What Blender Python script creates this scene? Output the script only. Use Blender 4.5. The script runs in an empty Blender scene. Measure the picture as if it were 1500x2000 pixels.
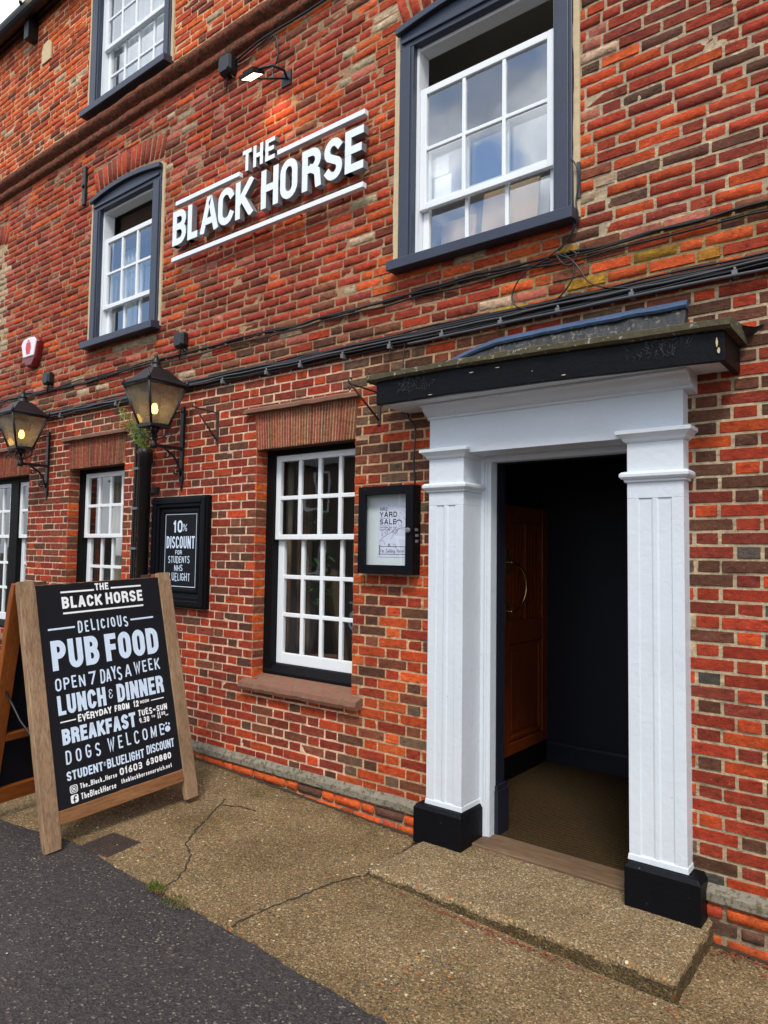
import bpy, math, random
from math import sin, cos, pi, radians as rad
from mathutils import Matrix, Vector, noise as mn

C = bpy.context.scene.collection
SC = bpy.context.scene
rnd = random.Random(7)

# ------------------------------------------------------------------ camera
CAMZ = 1.69
def cam_axes(yaw, pit, rol):
    f = Vector((sin(yaw)*cos(pit), cos(yaw)*cos(pit), sin(pit)))
    r = Vector((cos(yaw), -sin(yaw), 0)); u = r.cross(f)
    c, s = cos(rol), sin(rol)
    return c*r+s*u, -s*r+c*u, f
r_, u_, f_ = cam_axes(rad(-37.95), rad(3.3), rad(0.79))
cd = bpy.data.cameras.new('camera'); cam = bpy.data.objects.new('camera', cd); C.objects.link(cam)
cam.matrix_world = Matrix(((r_.x, u_.x, -f_.x, 0), (r_.y, u_.y, -f_.y, -3.6), (r_.z, u_.z, -f_.z, CAMZ), (0, 0, 0, 1)))
cd.sensor_width = 36; cd.lens = 1390/2000*36; cd.clip_start = .05; cd.clip_end = 2000
SC.camera = cam

# ------------------------------------------------------------------ world, sun, exposure
SUN_EL, SUN_AZ = 52, 152          # azimuth clockwise from +Y (north)
W = bpy.data.worlds.new('World'); SC.world = W; W.use_nodes = True
nt = W.node_tree; nt.nodes.clear()
def wn(t, **k):
    n = nt.nodes.new(t)
    for a, b in k.items(): setattr(n, a, b)
    return n
sky = wn('ShaderNodeTexSky', sky_type='NISHITA', sun_disc=False, sun_elevation=rad(SUN_EL), sun_rotation=rad(SUN_AZ), air_density=1.0, dust_density=.6, ozone_density=1.5)
tc = wn('ShaderNodeTexCoord'); mp = wn('ShaderNodeMapping'); mp.inputs['Scale'].default_value = (1, 1, 1.6); mp.inputs['Location'].default_value = (.35, .1, .2)
nz = wn('ShaderNodeTexNoise'); nz.inputs['Scale'].default_value = 3.2; nz.inputs['Detail'].default_value = 8; nz.inputs['Roughness'].default_value = .58
rp = wn('ShaderNodeValToRGB'); rp.color_ramp.elements[0].position = .42; rp.color_ramp.elements[1].position = .56
nz2 = wn('ShaderNodeTexNoise'); nz2.inputs['Scale'].default_value = 5.5; nz2.inputs['Detail'].default_value = 6
rp2 = wn('ShaderNodeValToRGB'); rp2.color_ramp.elements[0].position = .35; rp2.color_ramp.elements[1].position = .68
rp2.color_ramp.elements[0].color = (3.3, 3.7, 4.4, 1); rp2.color_ramp.elements[1].color = (9.2, 9.4, 9.7, 1)
mx = wn('ShaderNodeMixRGB'); bg = wn('ShaderNodeBackground'); bg.inputs['Strength'].default_value = .13; out = wn('ShaderNodeOutputWorld')
L = nt.links.new
L(tc.outputs['Generated'], mp.inputs['Vector']); L(mp.outputs[0], nz.inputs['Vector']); L(mp.outputs[0], nz2.inputs['Vector'])
def wm(op, a, b):
    n = wn('ShaderNodeMath', operation=op)
    for i, v in enumerate((a, b)):
        if isinstance(v, bpy.types.NodeSocket): L(v, n.inputs[i])
        else: n.inputs[i].default_value = v
    return n.outputs[0]
def spot(d, r):                    # 1 in the middle of a direction of the sky, 0 outside radius r
    v = wn('ShaderNodeVectorMath', operation='DISTANCE'); L(tc.outputs['Generated'], v.inputs[0]); v.inputs[1].default_value = d
    m = wn('ShaderNodeMapRange'); L(v.outputs['Value'], m.inputs[0]); m.inputs[1].default_value = 0; m.inputs[2].default_value = r; m.inputs[3].default_value = 1; m.inputs[4].default_value = 0
    return m.outputs[0]
gap = wm('ADD', wm('MULTIPLY', spot((-.438, -.757, .488), .058), .34), wm('MULTIPLY', spot((-.81, -.485, .33), .17), .36))
L(wm('SUBTRACT', wm('ADD', nz.outputs['Fac'], .06), gap), rp.inputs[0])
L(wm('SUBTRACT', nz2.outputs['Fac'], wm('MULTIPLY', spot((-.43, -.70, .57), .10), .35)), rp2.inputs[0])
L(rp.outputs[0], mx.inputs[0]); L(sky.outputs[0], mx.inputs[1]); L(rp2.outputs[0], mx.inputs[2]); L(mx.outputs[0], bg.inputs[0]); L(bg.outputs[0], out.inputs[0])

sd = bpy.data.lights.new('sun', 'SUN'); sd.energy = 1.5; sd.angle = rad(14); sd.color = (1, .95, .87)
sun = bpy.data.objects.new('sun', sd); C.objects.link(sun)
sdir = Vector((sin(rad(SUN_AZ))*cos(rad(SUN_EL)), cos(rad(SUN_AZ))*cos(rad(SUN_EL)), sin(rad(SUN_EL))))
sun.rotation_euler = sdir.to_track_quat('Z', 'Y').to_euler(); sun.location = (0, -20, 20)
SC.view_settings.view_transform = 'Standard'; SC.view_settings.look = 'None'; SC.view_settings.gamma = 1
SC.view_settings.exposure = 0.88
SC.cycles.max_bounces = 8; SC.cycles.transparent_max_bounces = 16

# ------------------------------------------------------------------ helpers
def lin(r, g, b):
    f = lambda c: (c/255/12.92) if c/255 <= .04045 else ((c/255+.055)/1.055)**2.4
    return (f(r), f(g), f(b))

def ROOT(o):
    while o.parent: o = o.parent
    return o

class MB:
    """collects faces, links them as ONE mesh object (vertices given in world coordinates)"""
    def __init__(s): s.v = []; s.f = []; s.c = []; s.m = []; s.sm = []
    def vert(s, p): s.v.append(tuple(p)); return len(s.v)-1
    def face(s, idx, col=None, mi=0, smooth=False): s.f.append(tuple(idx)); s.c.append(col); s.m.append(mi); s.sm.append(smooth)
    def poly(s, pts, col=None, mi=0, smooth=False):
        s.face([s.vert(p) for p in pts], col, mi, smooth)
    def box(s, x0, x1, y0, y1, z0, z1, mi=0, M=None, col=None):
        p = [(x0,y0,z0),(x1,y0,z0),(x1,y1,z0),(x0,y1,z0),(x0,y0,z1),(x1,y0,z1),(x1,y1,z1),(x0,y1,z1)]
        if M is not None: p = [tuple(M @ Vector(q)) for q in p]
        b = len(s.v); s.v += p
        for f in ((0,3,2,1),(4,5,6,7),(0,1,5,4),(1,2,6,5),(2,3,7,6),(3,0,4,7)): s.face([b+i for i in f], col, mi)
    def loft(s, rings, closed=True, caps=True, mi=0, smooth=False, col=None):
        idx = [[s.vert(p) for p in r] for r in rings]; n = len(rings[0])
        for a, b in zip(idx, idx[1:]):
            for i in range(n if closed else n-1):
                j = (i+1) % n; s.face((a[i], a[j], b[j], b[i]), col, mi, smooth)
        if caps and closed:
            s.face(idx[0][::-1], col, mi); s.face(idx[-1], col, mi)
    def tube(s, path, r, n=8, mi=0, caps=True):
        path = [Vector(p) for p in path]; rr = r if hasattr(r, '__len__') else [r]*len(path)
        rings = []; up = None
        for i, p in enumerate(path):
            t = (path[min(i+1, len(path)-1)]-path[max(i-1, 0)])
            t = t.normalized() if t.length > 1e-9 else Vector((0,0,1))
            if up is None: up = Vector((0,0,1)) if abs(t.z) < .9 else Vector((1,0,0))
            a = t.cross(up)
            if a.length < 1e-4: a = t.cross(Vector((1,.3,.2)))
            a.normalize(); b = a.cross(t).normalized(); up = b
            rings.append([p+a*(rr[i]*cos(2*pi*k/n))+b*(rr[i]*sin(2*pi*k/n)) for k in range(n)])
        s.loft(rings, True, caps, mi, True)
    def lathe(s, prof, cx, cy, n=16, mi=0):
        s.loft([[(cx+r*cos(2*pi*k/n), cy+r*sin(2*pi*k/n), z) for k in range(n)] for r, z in prof], True, True, mi, True)
    def prism_x(s, prof, x0, x1, mi=0, smooth=False): s.loft([[(x0, y, z) for y, z in prof], [(x1, y, z) for y, z in prof]], True, True, mi, smooth)
    def prism_z(s, prof, z0, z1, mi=0): s.loft([[(x, y, z0) for x, y in prof], [(x, y, z1) for x, y in prof]], True, True, mi)
    def build(s, name, mat, parent=None, loc=None, bevel=0, seg=2, smooth=False):
        me = bpy.data.meshes.new(name)
        o0 = ROOT(parent).location if parent else Vector(loc or (0, 0, 0))
        me.from_pydata([(x-o0.x, y-o0.y, z-o0.z) for x, y, z in s.v], [], s.f)
        mats = mat if isinstance(mat, (list, tuple)) else [mat]
        for m in mats: me.materials.append(m)
        me.polygons.foreach_set('material_index', s.m)
        me.polygons.foreach_set('use_smooth', [bool(a or smooth) for a in s.sm])
        if any(c is not None for c in s.c):
            at = me.color_attributes.new('Col', 'FLOAT_COLOR', 'CORNER'); buf = []
            for f, c in zip(s.f, s.c):
                c = c or (.5, .5, .5)
                for _ in f: buf += [c[0], c[1], c[2], 1.0]
            at.data.foreach_set('color', buf)
        me.update(); me.validate()
        import bmesh
        bm = bmesh.new(); bm.from_mesh(me); bmesh.ops.recalc_face_normals(bm, faces=bm.faces[:]) if len(s.f) < 6000 else None; bm.to_mesh(me); bm.free()
        o = bpy.data.objects.new(name, me); C.objects.link(o)
        if parent: o.parent = parent
        else: o.location = o0
        if bevel:
            b = o.modifiers.new('bevel', 'BEVEL'); b.width = bevel; b.segments = seg; b.limit_method = 'ANGLE'; b.angle_limit = rad(40); b.harden_normals = False
        return o

def tag(o, label=None, cat=None, group=None, kind=None):
    if label: o['label'] = label
    if cat: o['category'] = cat
    if group: o['group'] = group
    if kind: o['kind'] = kind
    return o
def thing(name, label, cat, loc, group=None):
    o = bpy.data.objects.new(name, None); C.objects.link(o); o.location = loc; o.empty_display_size = .1
    return tag(o, label, cat, group)
def part(name, parent):
    o = bpy.data.objects.new(name, None); C.objects.link(o); o.parent = parent; o.empty_display_size = .1; return o
def copy_tree(o, parent=None):
    c = o.copy(); C.objects.link(c)
    if parent: c.parent = parent
    for ch in list(o.children): copy_tree(ch, c)
    return c

# ------------------------------------------------------------------ materials
class N:
    def __init__(s, name):
        s.m = bpy.data.materials.new(name); s.m.use_nodes = True; s.t = s.m.node_tree; s.b = s.t.nodes['Principled BSDF']; s.o = s.t.nodes['Material Output']
        s.tc = s.t.nodes.new('ShaderNodeTexCoord')
    def n(s, t, ins=None, **k):
        x = s.t.nodes.new(t)
        for a, b in k.items(): setattr(x, a, b)
        for a, b in (ins or {}).items(): s.set(x, a, b)
        return x
    def set(s, x, a, b):
        if isinstance(b, bpy.types.NodeSocket): s.t.links.new(b, x.inputs[a])
        else:
            if isinstance(b, tuple) and len(b) == 3 and x.inputs[a].type == 'RGBA': b = b+(1,)
            x.inputs[a].default_value = b
    def noise(s, scale, detail=4, rough=.5, vec=None, dist=0):
        return s.n('ShaderNodeTexNoise', {'Vector': vec or s.tc.outputs['Object'], 'Scale': scale, 'Detail': detail, 'Roughness': rough, 'Distortion': dist}).outputs['Fac']
    def vor(s, scale, out='Color', feature='F1', vec=None):
        return s.n('ShaderNodeTexVoronoi', {'Vector': vec or s.tc.outputs['Object'], 'Scale': scale}, feature=feature).outputs[out]
    def ramp(s, fac, stops, interp='LINEAR'):
        r = s.n('ShaderNodeValToRGB', {0: fac}); e = r.color_ramp.elements; r.color_ramp.interpolation = interp
        while len(e) < len(stops): e.new(.5)
        for x, (p, c) in zip(e, stops): x.position = p; x.color = (c, c, c, 1) if not isinstance(c, tuple) else c+(1,)
        return r.outputs[0]
    def mix(s, fac, a, b, mode='MIX'):
        return s.n('ShaderNodeMixRGB', {0: fac, 1: a, 2: b}, blend_type=mode).outputs[0]
    def math(s, op, a, b=0.0): return s.n('ShaderNodeMath', {0: a, 1: b}, operation=op).outputs[0]
    def mapping(s, sc=(1,1,1), rot=(0,0,0)):
        return s.n('ShaderNodeMapping', {'Vector': s.tc.outputs['Object'], 'Scale': sc, 'Rotation': rot}).outputs[0]
    def bump(s, h, dist=.002, strength=1.0, nrm=None):
        b = s.n('ShaderNodeBump', {'Height': h, 'Distance': dist, 'Strength': strength})
        if nrm: s.set(b, 'Normal', nrm)
        s.set(s.b, 'Normal', b.outputs[0]); return b.outputs[0]
    def base(s, c, rough=None, metal=None, spec=None):
        if c is not None: s.set(s.b, 'Base Color', c)
        if rough is not None: s.set(s.b, 'Roughness', rough)
        if metal is not None: s.set(s.b, 'Metallic', metal)
        if spec is not None: s.set(s.b, 'Specular IOR Level', spec)
        return s

def paint(name, col, rough=.5, var=.12, scale=6, bscale=40, bd=.0006, chips=None, chip_amt=.68, spec=.5, metal=0.0):
    k = N(name); a = tuple(x*(1-var) for x in col); b = tuple(min(1, x*(1+var)) for x in col)
    c = k.mix(k.noise(scale, 5, .6), a, b)
    if chips is not None: c = k.mix(k.ramp(k.noise(34, 6, .65), [(chip_amt-.015, 0.0), (chip_amt+.04, 1.0)]), c, chips)
    k.base(c, rough, metal, spec); k.bump(k.noise(bscale, 5, .6), bd); return k.m

def emit(name, col, st):
    k = N(name); k.base((0, 0, 0)); k.set(k.b, 'Emission Color', col); k.b.inputs['Emission Strength'].default_value = st; return k.m

def brick_mat():
    k = N('brickwork'); at = k.n('ShaderNodeAttribute', attribute_name='Col').outputs['Color']
    v = k.mapping((.6, 1, 1.35)); d = k.ramp(k.noise(34, 8, .74, v, .4), [(.30, (.34, .31, .33)), (.48, (.98, .97, .97)), (.56, (1.08, 1.08, 1.06)), (.70, (1.75, 1.95, 1.8))])
    c = k.mix(1.0, at, d, 'MULTIPLY')
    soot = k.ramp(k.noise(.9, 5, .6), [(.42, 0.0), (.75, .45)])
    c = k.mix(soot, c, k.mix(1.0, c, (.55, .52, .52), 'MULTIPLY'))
    pits = k.ramp(k.noise(62, 5, .75), [(.575, 0.0), (.66, .8)])
    c = k.mix(pits, c, k.mix(1.0, c, (.32, .3, .3), 'MULTIPLY'))
    fleck = k.ramp(k.noise(66, 4, .7, k.mapping((1, 1, 1.7), (0, 0, .4))), [(.64, 0.0), (.72, .6)])
    c = k.mix(fleck, c, lin(190, 165, 140))
    k.base(c, .88, spec=.25)
    h = k.math('ADD', k.noise(60, 6, .7), k.math('MULTIPLY', k.noise(190, 3, .6), .5)); k.bump(h, .006); return k.m

def wood_mat(name, c1, c2, scale=1.0, axis='z', rough=.75, bd=.0012, dark=None):
    k = N(name); sc = {'x': (1.2, 14, 14), 'y': (14, 1.2, 14), 'z': (14, 14, 1.2)}[axis]; sc = tuple(a*scale for a in sc)
    v = k.mapping(sc); g = k.noise(1.6, 8, .62, v, 1.1); c = k.mix(k.ramp(g, [(.3, 0.0), (.7, 1.0)]), c1, c2)
    f = k.noise(9, 4, .6, v); c = k.mix(k.ramp(f, [(.45, 0.0), (.72, .55)]), c, dark or tuple(x*.45 for x in c1))
    c = k.mix(k.ramp(k.noise(3, 4), [(.45, 0.0), (.75, .5)]), c, tuple(x*.6 for x in c1))
    k.base(c, rough, spec=.3); k.bump(k.math('ADD', g, k.math('MULTIPLY', f, .6)), bd); return k.m

def concrete_mat(name, tone=(1, 1, 1), grime=.6, moss=False):
    k = N(name); T = lambda *a: tuple(x*t for x, t in zip(lin(*a), tone))
    cell = k.n('ShaderNodeSeparateColor', {0: k.vor(140)}).outputs[0]
    c = k.ramp(cell, [(0.0, T(52, 42, 34)), (.10, T(98, 80, 58)), (.32, T(126, 106, 78)), (.6, T(150, 128, 96)), (.78, T(136, 92, 52)), (.87, T(196, 178, 144)), (.95, T(44, 40, 40))], 'CONSTANT')
    fine = k.n('ShaderNodeSeparateColor', {0: k.vor(260)}).outputs[1]
    c = k.mix(.42, c, k.ramp(fine, [(0.0, T(78, 64, 50)), (.5, T(124, 105, 80)), (1.0, T(166, 148, 118))]))
    c = k.mix(k.ramp(k.noise(1.6, 6, .62), [(.35, 0.0), (.68, grime)]), c, k.mix(1.0, c, (.58, .56, .46), 'MULTIPLY'))
    c = k.mix(k.ramp(k.noise(5.5, 5, .6), [(.5, 0.0), (.75, .5)]), c, k.mix(1.0, c, (.66, .64, .58), 'MULTIPLY'))
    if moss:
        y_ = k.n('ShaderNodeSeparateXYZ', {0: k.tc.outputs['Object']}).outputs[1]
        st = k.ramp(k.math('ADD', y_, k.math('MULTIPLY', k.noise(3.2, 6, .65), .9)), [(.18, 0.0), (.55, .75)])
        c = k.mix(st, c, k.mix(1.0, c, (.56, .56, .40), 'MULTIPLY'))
    peb = k.vor(34, 'Distance'); pc = k.n('ShaderNodeSeparateColor', {0: k.vor(34)}).outputs[2]
    pm = k.math('MULTIPLY', k.ramp(peb, [(.22, 1.0), (.27, 0.0)]), k.ramp(pc, [(.80, 0.0), (.81, 1.0)]))
    pcol = k.ramp(k.n('ShaderNodeSeparateColor', {0: k.vor(34)}).outputs[0], [(0.0, T(150, 84, 40)), (.3, T(60, 52, 48)), (.5, T(196, 180, 150)), (.7, T(170, 120, 66)), (.88, T(84, 80, 84))], 'CONSTANT')
    c = k.mix(pm, c, pcol)
    k.base(c, .9, spec=.25); k.bump(k.math('ADD', k.vor(95, 'Distance'), k.math('MULTIPLY', k.noise(18, 5), 1.2)), .004); return k.m

def asphalt_mat():
    k = N('asphalt'); cell = k.n('ShaderNodeSeparateColor', {0: k.vor(120)}).outputs[0]
    c = k.ramp(cell, [(0.0, lin(40, 37, 37)), (.3, lin(54, 49, 48)), (.6, lin(63, 57, 55)), (.84, lin(76, 68, 64)), (.965, lin(124, 112, 100))], 'CONSTANT')
    c = k.mix(k.ramp(k.noise(2.2, 6, .65), [(.35, 0.0), (.7, .55)]), c, lin(56, 51, 51))
    c = k.mix(k.ramp(k.noise(.8, 4, .6), [(.5, 0.0), (.75, .4)]), c, lin(82, 74, 70))
    k.base(c, .85, spec=.3); k.bump(k.math('ADD', k.vor(120, 'Distance'), k.noise(40, 4)), .004); return k.m

def carpet_mat():
    k = N('brown_coir_carpet'); w = k.n('ShaderNodeTexWave', {'Vector': k.mapping((1, 1, 1), (0, 0, rad(28))), 'Scale': 16.0, 'Distortion': 1.2, 'Detail': 3.0, 'Detail Scale': 4.0}).outputs['Fac']
    g = k.noise(75, 3, .7); c = k.mix(k.math('MULTIPLY', w, .75), lin(46, 36, 24), lin(98, 76, 44)); c = k.mix(k.ramp(g, [(.4, 0.0), (.66, .75)]), c, lin(34, 28, 20))
    c = k.mix(k.ramp(k.noise(2.3, 4), [(.4, 0.0), (.7, .5)]), c, lin(52, 42, 30)); k.base(c, .98, spec=.1); k.bump(k.math('ADD', w, g), .006); return k.m

def glass_mat(name='window_glass', f0=.28):
    k = N(name); t = k.t; t.nodes.remove(k.b)
    fr = k.math('ADD', k.math('MULTIPLY', k.math('POWER', k.n('ShaderNodeLayerWeight', {'Blend': .5}).outputs['Facing'], 4.0), .75), f0)
    g = k.n('ShaderNodeBsdfGlossy', {'Color': (.95, .97, 1.0, 1), 'Roughness': .01}); tr = k.n('ShaderNodeBsdfTransparent', {'Color': (.95, .97, .96, 1)})
    bm = k.n('ShaderNodeBump', {'Height': k.noise(2.2, 2), 'Distance': .006, 'Strength': .35}); t.links.new(bm.outputs[0], g.inputs['Normal'])
    m = k.n('ShaderNodeMixShader', {0: fr}); t.links.new(tr.outputs[0], m.inputs[1]); t.links.new(g.outputs[0], m.inputs[2]); t.links.new(m.outputs[0], k.o.inputs[0]); return k.m
def dirty_glass():
    k = N('frosted_lamp_glass'); t = k.t; t.nodes.remove(k.b)
    d = k.n('ShaderNodeBsdfTranslucent', {'Color': (.5, .48, .40, 1)}); g = k.n('ShaderNodeBsdfGlossy', {'Color': (1, 1, 1, 1), 'Roughness': .15}); tr = k.n('ShaderNodeBsdfTransparent', {'Color': (.75, .72, .6, 1)})
    df = k.n('ShaderNodeBsdfDiffuse', {'Color': (.26, .26, .23, 1)})
    a = k.n('ShaderNodeMixShader', {0: .5}); t.links.new(d.outputs[0], a.inputs[1]); t.links.new(df.outputs[0], a.inputs[2])
    m = k.n('ShaderNodeMixShader', {0: k.ramp(k.noise(9, 5), [(.3, .3), (.7, .62)])}); t.links.new(tr.outputs[0], m.inputs[1]); t.links.new(a.outputs[0], m.inputs[2])
    m2 = k.n('ShaderNodeMixShader', {0: .12}); t.links.new(m.outputs[0], m2.inputs[1]); t.links.new(g.outputs[0], m2.inputs[2]); t.links.new(m2.outputs[0], k.o.inputs[0]); return k.m

M = dict(
 brick=brick_mat(),
 white=paint('white_paint', (.61, .65, .695), .45, .08, 3, 24, .0028, lin(128, 122, 114), .69),
 sashwhite=paint('sash_white', (.78, .81, .83), .4, .06, 5, 40, .0005, lin(120, 112, 104), .76),
 slate=paint('slate_blue_paint', lin(46, 53, 70), .45, .16, 8, 30, .0012, lin(95, 95, 100), .74),
 blackpaint=paint('black_gloss_paint', lin(9, 10, 15), .5, .4, 7, 35, .0025, lin(110, 108, 104), .70, spec=.15),
 black=paint('black_metal', lin(20, 21, 25), .45, .3, 12, 60, .0008, lin(70, 55, 45), .72),
 blackwood=paint('black_frame_wood', lin(11, 11, 13), .6, .3, 9, 40, .0015, lin(60, 56, 50), .71, spec=.15),
 lobby=paint('dark_navy_wall_paint', lin(20, 23, 36), .55, .2, 3, 30, .001, lin(110, 110, 110), .765),
 cable=paint('cable_rubber', lin(22, 22, 24), .38, .3, 5, 60, .0003),
 cablegrey=paint('cable_grey', lin(70, 70, 74), .45, .3, 5, 60, .0003),
 web=paint('cobweb_silk', lin(96, 96, 98), .9, .3, 20),
 clip=paint('cable_clip', lin(104, 104, 106), .5, .3, 20),
 board=paint('chalk_black_board', lin(20, 21, 27), .7, .22, 5, 50, .0006, spec=.2),
 letterpaint=paint('pale_blue_lettering_paint', lin(208, 224, 243), .6, .10, 30, 60, .0004),
 letterwhite=paint('white_lettering_paint', lin(238, 239, 240), .6, .08, 30, 60, .0004),
 signwhite=paint('sign_white', lin(226, 234, 244), .35, .03, 6, 40, .0002),
 signedge=paint('sign_edge', lin(120, 122, 126), .5, .15, 6, 40, .0002),
 oldwood=wood_mat('weathered_timber', lin(132, 104, 78), lin(168, 138, 108), 1.0, 'z', .8, .0016, lin(74, 50, 34)),
 oldwoody=wood_mat('weathered_timber_rail', lin(128, 84, 50), lin(158, 112, 72), 1.0, 'y', .8, .0016, lin(74, 46, 28)),
 newwood=wood_mat('orange_stained_timber', lin(132, 68, 24), lin(158, 88, 34), 1.0, 'z', .6, .0008, lin(92, 44, 16)),
 newwoody=wood_mat('orange_stained_rail', lin(132, 68, 24), lin(158, 88, 34), 1.0, 'y', .6, .0008, lin(92, 44, 16)),
 doorwood=wood_mat('varnished_door_wood', lin(112, 48, 15), lin(146, 66, 22), 1.4, 'z', .35, .0006, lin(84, 34, 10)),
 threshold=wood_mat('threshold_wood', lin(92, 72, 54), lin(124, 100, 76), 1.2, 'x', .7, .0010),
 brass=paint('brass', lin(214, 178, 110), .25, .1, 10, 60, .0002, metal=1.0),
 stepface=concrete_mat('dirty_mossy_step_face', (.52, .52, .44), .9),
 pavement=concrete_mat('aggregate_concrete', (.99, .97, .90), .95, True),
 step=concrete_mat('aggregate_step', (1.08, 1.08, 1.03), .5),
 asphalt=asphalt_mat(),
 band=paint('grey_render_band', lin(126, 118, 104), .95, .4, 14, 40, .006, lin(92, 86, 62), .53),
 glass=glass_mat(), clearglass=glass_mat('clear_glass', .13), lampglass=dirty_glass(),
 lead=paint('lead_flashing', lin(62, 80, 108), .5, .5, 9, 18, .012, lin(112, 120, 130), .64),
 leadark=paint('tarred_upstand', lin(34, 35, 38), .6, .6, 12, 20, .012, lin(96, 92, 80), .58),
 moss=paint('mossy_edge', lin(72, 66, 46), .95, .5, 22, 40, .006, lin(140, 134, 120), .60),
 sill=paint('clay_tile_sill', lin(122, 80, 64), .85, .3, 14, 40, .003, lin(104, 100, 70), .56),
 stone=paint('weathered_string_course', lin(118, 66, 48), .95, .5, 13, 26, .02, lin(70, 58, 44), .52, spec=.15),
 cream=paint('cream_mortar', lin(196, 176, 140), .95, .2, 22, 30, .004),
 carpet=carpet_mat(),
 curtain=paint('cream_curtain', lin(150, 142, 124), .9, .15, 4, 60, .0005),
 browncurtain=paint('brown_curtain', lin(104, 84, 70), .9, .2, 4, 60, .0005),
 netcurtain=paint('white_net_curtain', lin(186, 192, 198), .9, .06, 4, 60, .0005),
 room=paint('room_wall', lin(196, 190, 180), .9, .1, 2),
 boardbeige=paint('beige_board', lin(226, 188, 148), .8, .06, 3),
 paper=paint('paper', lin(224, 226, 246), .8, .02, 4), backing=paint('pinboard', lin(226, 234, 238), .7, .05, 3),
 ink=paint('ink', lin(22, 22, 34), .8, .1, 10),
 iron=paint('rusty_iron', lin(58, 46, 40), .8, .4, 20, 60, .002, lin(90, 58, 38), .6),
 alarmwhite=paint('alarm_white', lin(232, 226, 232), .4, .05, 5), alarmred=paint('alarm_red', lin(116, 28, 32), .4, .15, 8), logored=paint('logo_red', lin(206, 60, 72), .5, .1, 8),
 grass=paint('short_grass', lin(84, 104, 36), .7, .5, 60, chips=lin(130, 108, 60), chip_amt=.55),
 leaf=paint('weed_leaf', lin(98, 116, 44), .6, .4, 40), dryleaf=paint('dry_root', lin(110, 62, 34), .9, .4, 30), houseleaf=paint('house_plant_leaf', lin(52, 116, 52), .5, .3, 20),
 litter=paint('leaf_litter', lin(122, 58, 36), .9, .5, 60), pebble=paint('pebble', lin(170, 160, 142), .8, .4, 3), dirt=paint('crack_dirt', lin(52, 42, 30), 1, .4, 30),
 slates=paint('roof_slate', lin(70, 68, 72), .8, .2, 8), opp=paint('house_render', lin(66, 54, 48), .9, .2, 1),
 bulb=emit('lit_lamp_bulb', (1, .58, .13, 1), 9), led=emit('lit_floodlight', (1, .86, .58, 1), 3.2),
)

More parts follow.
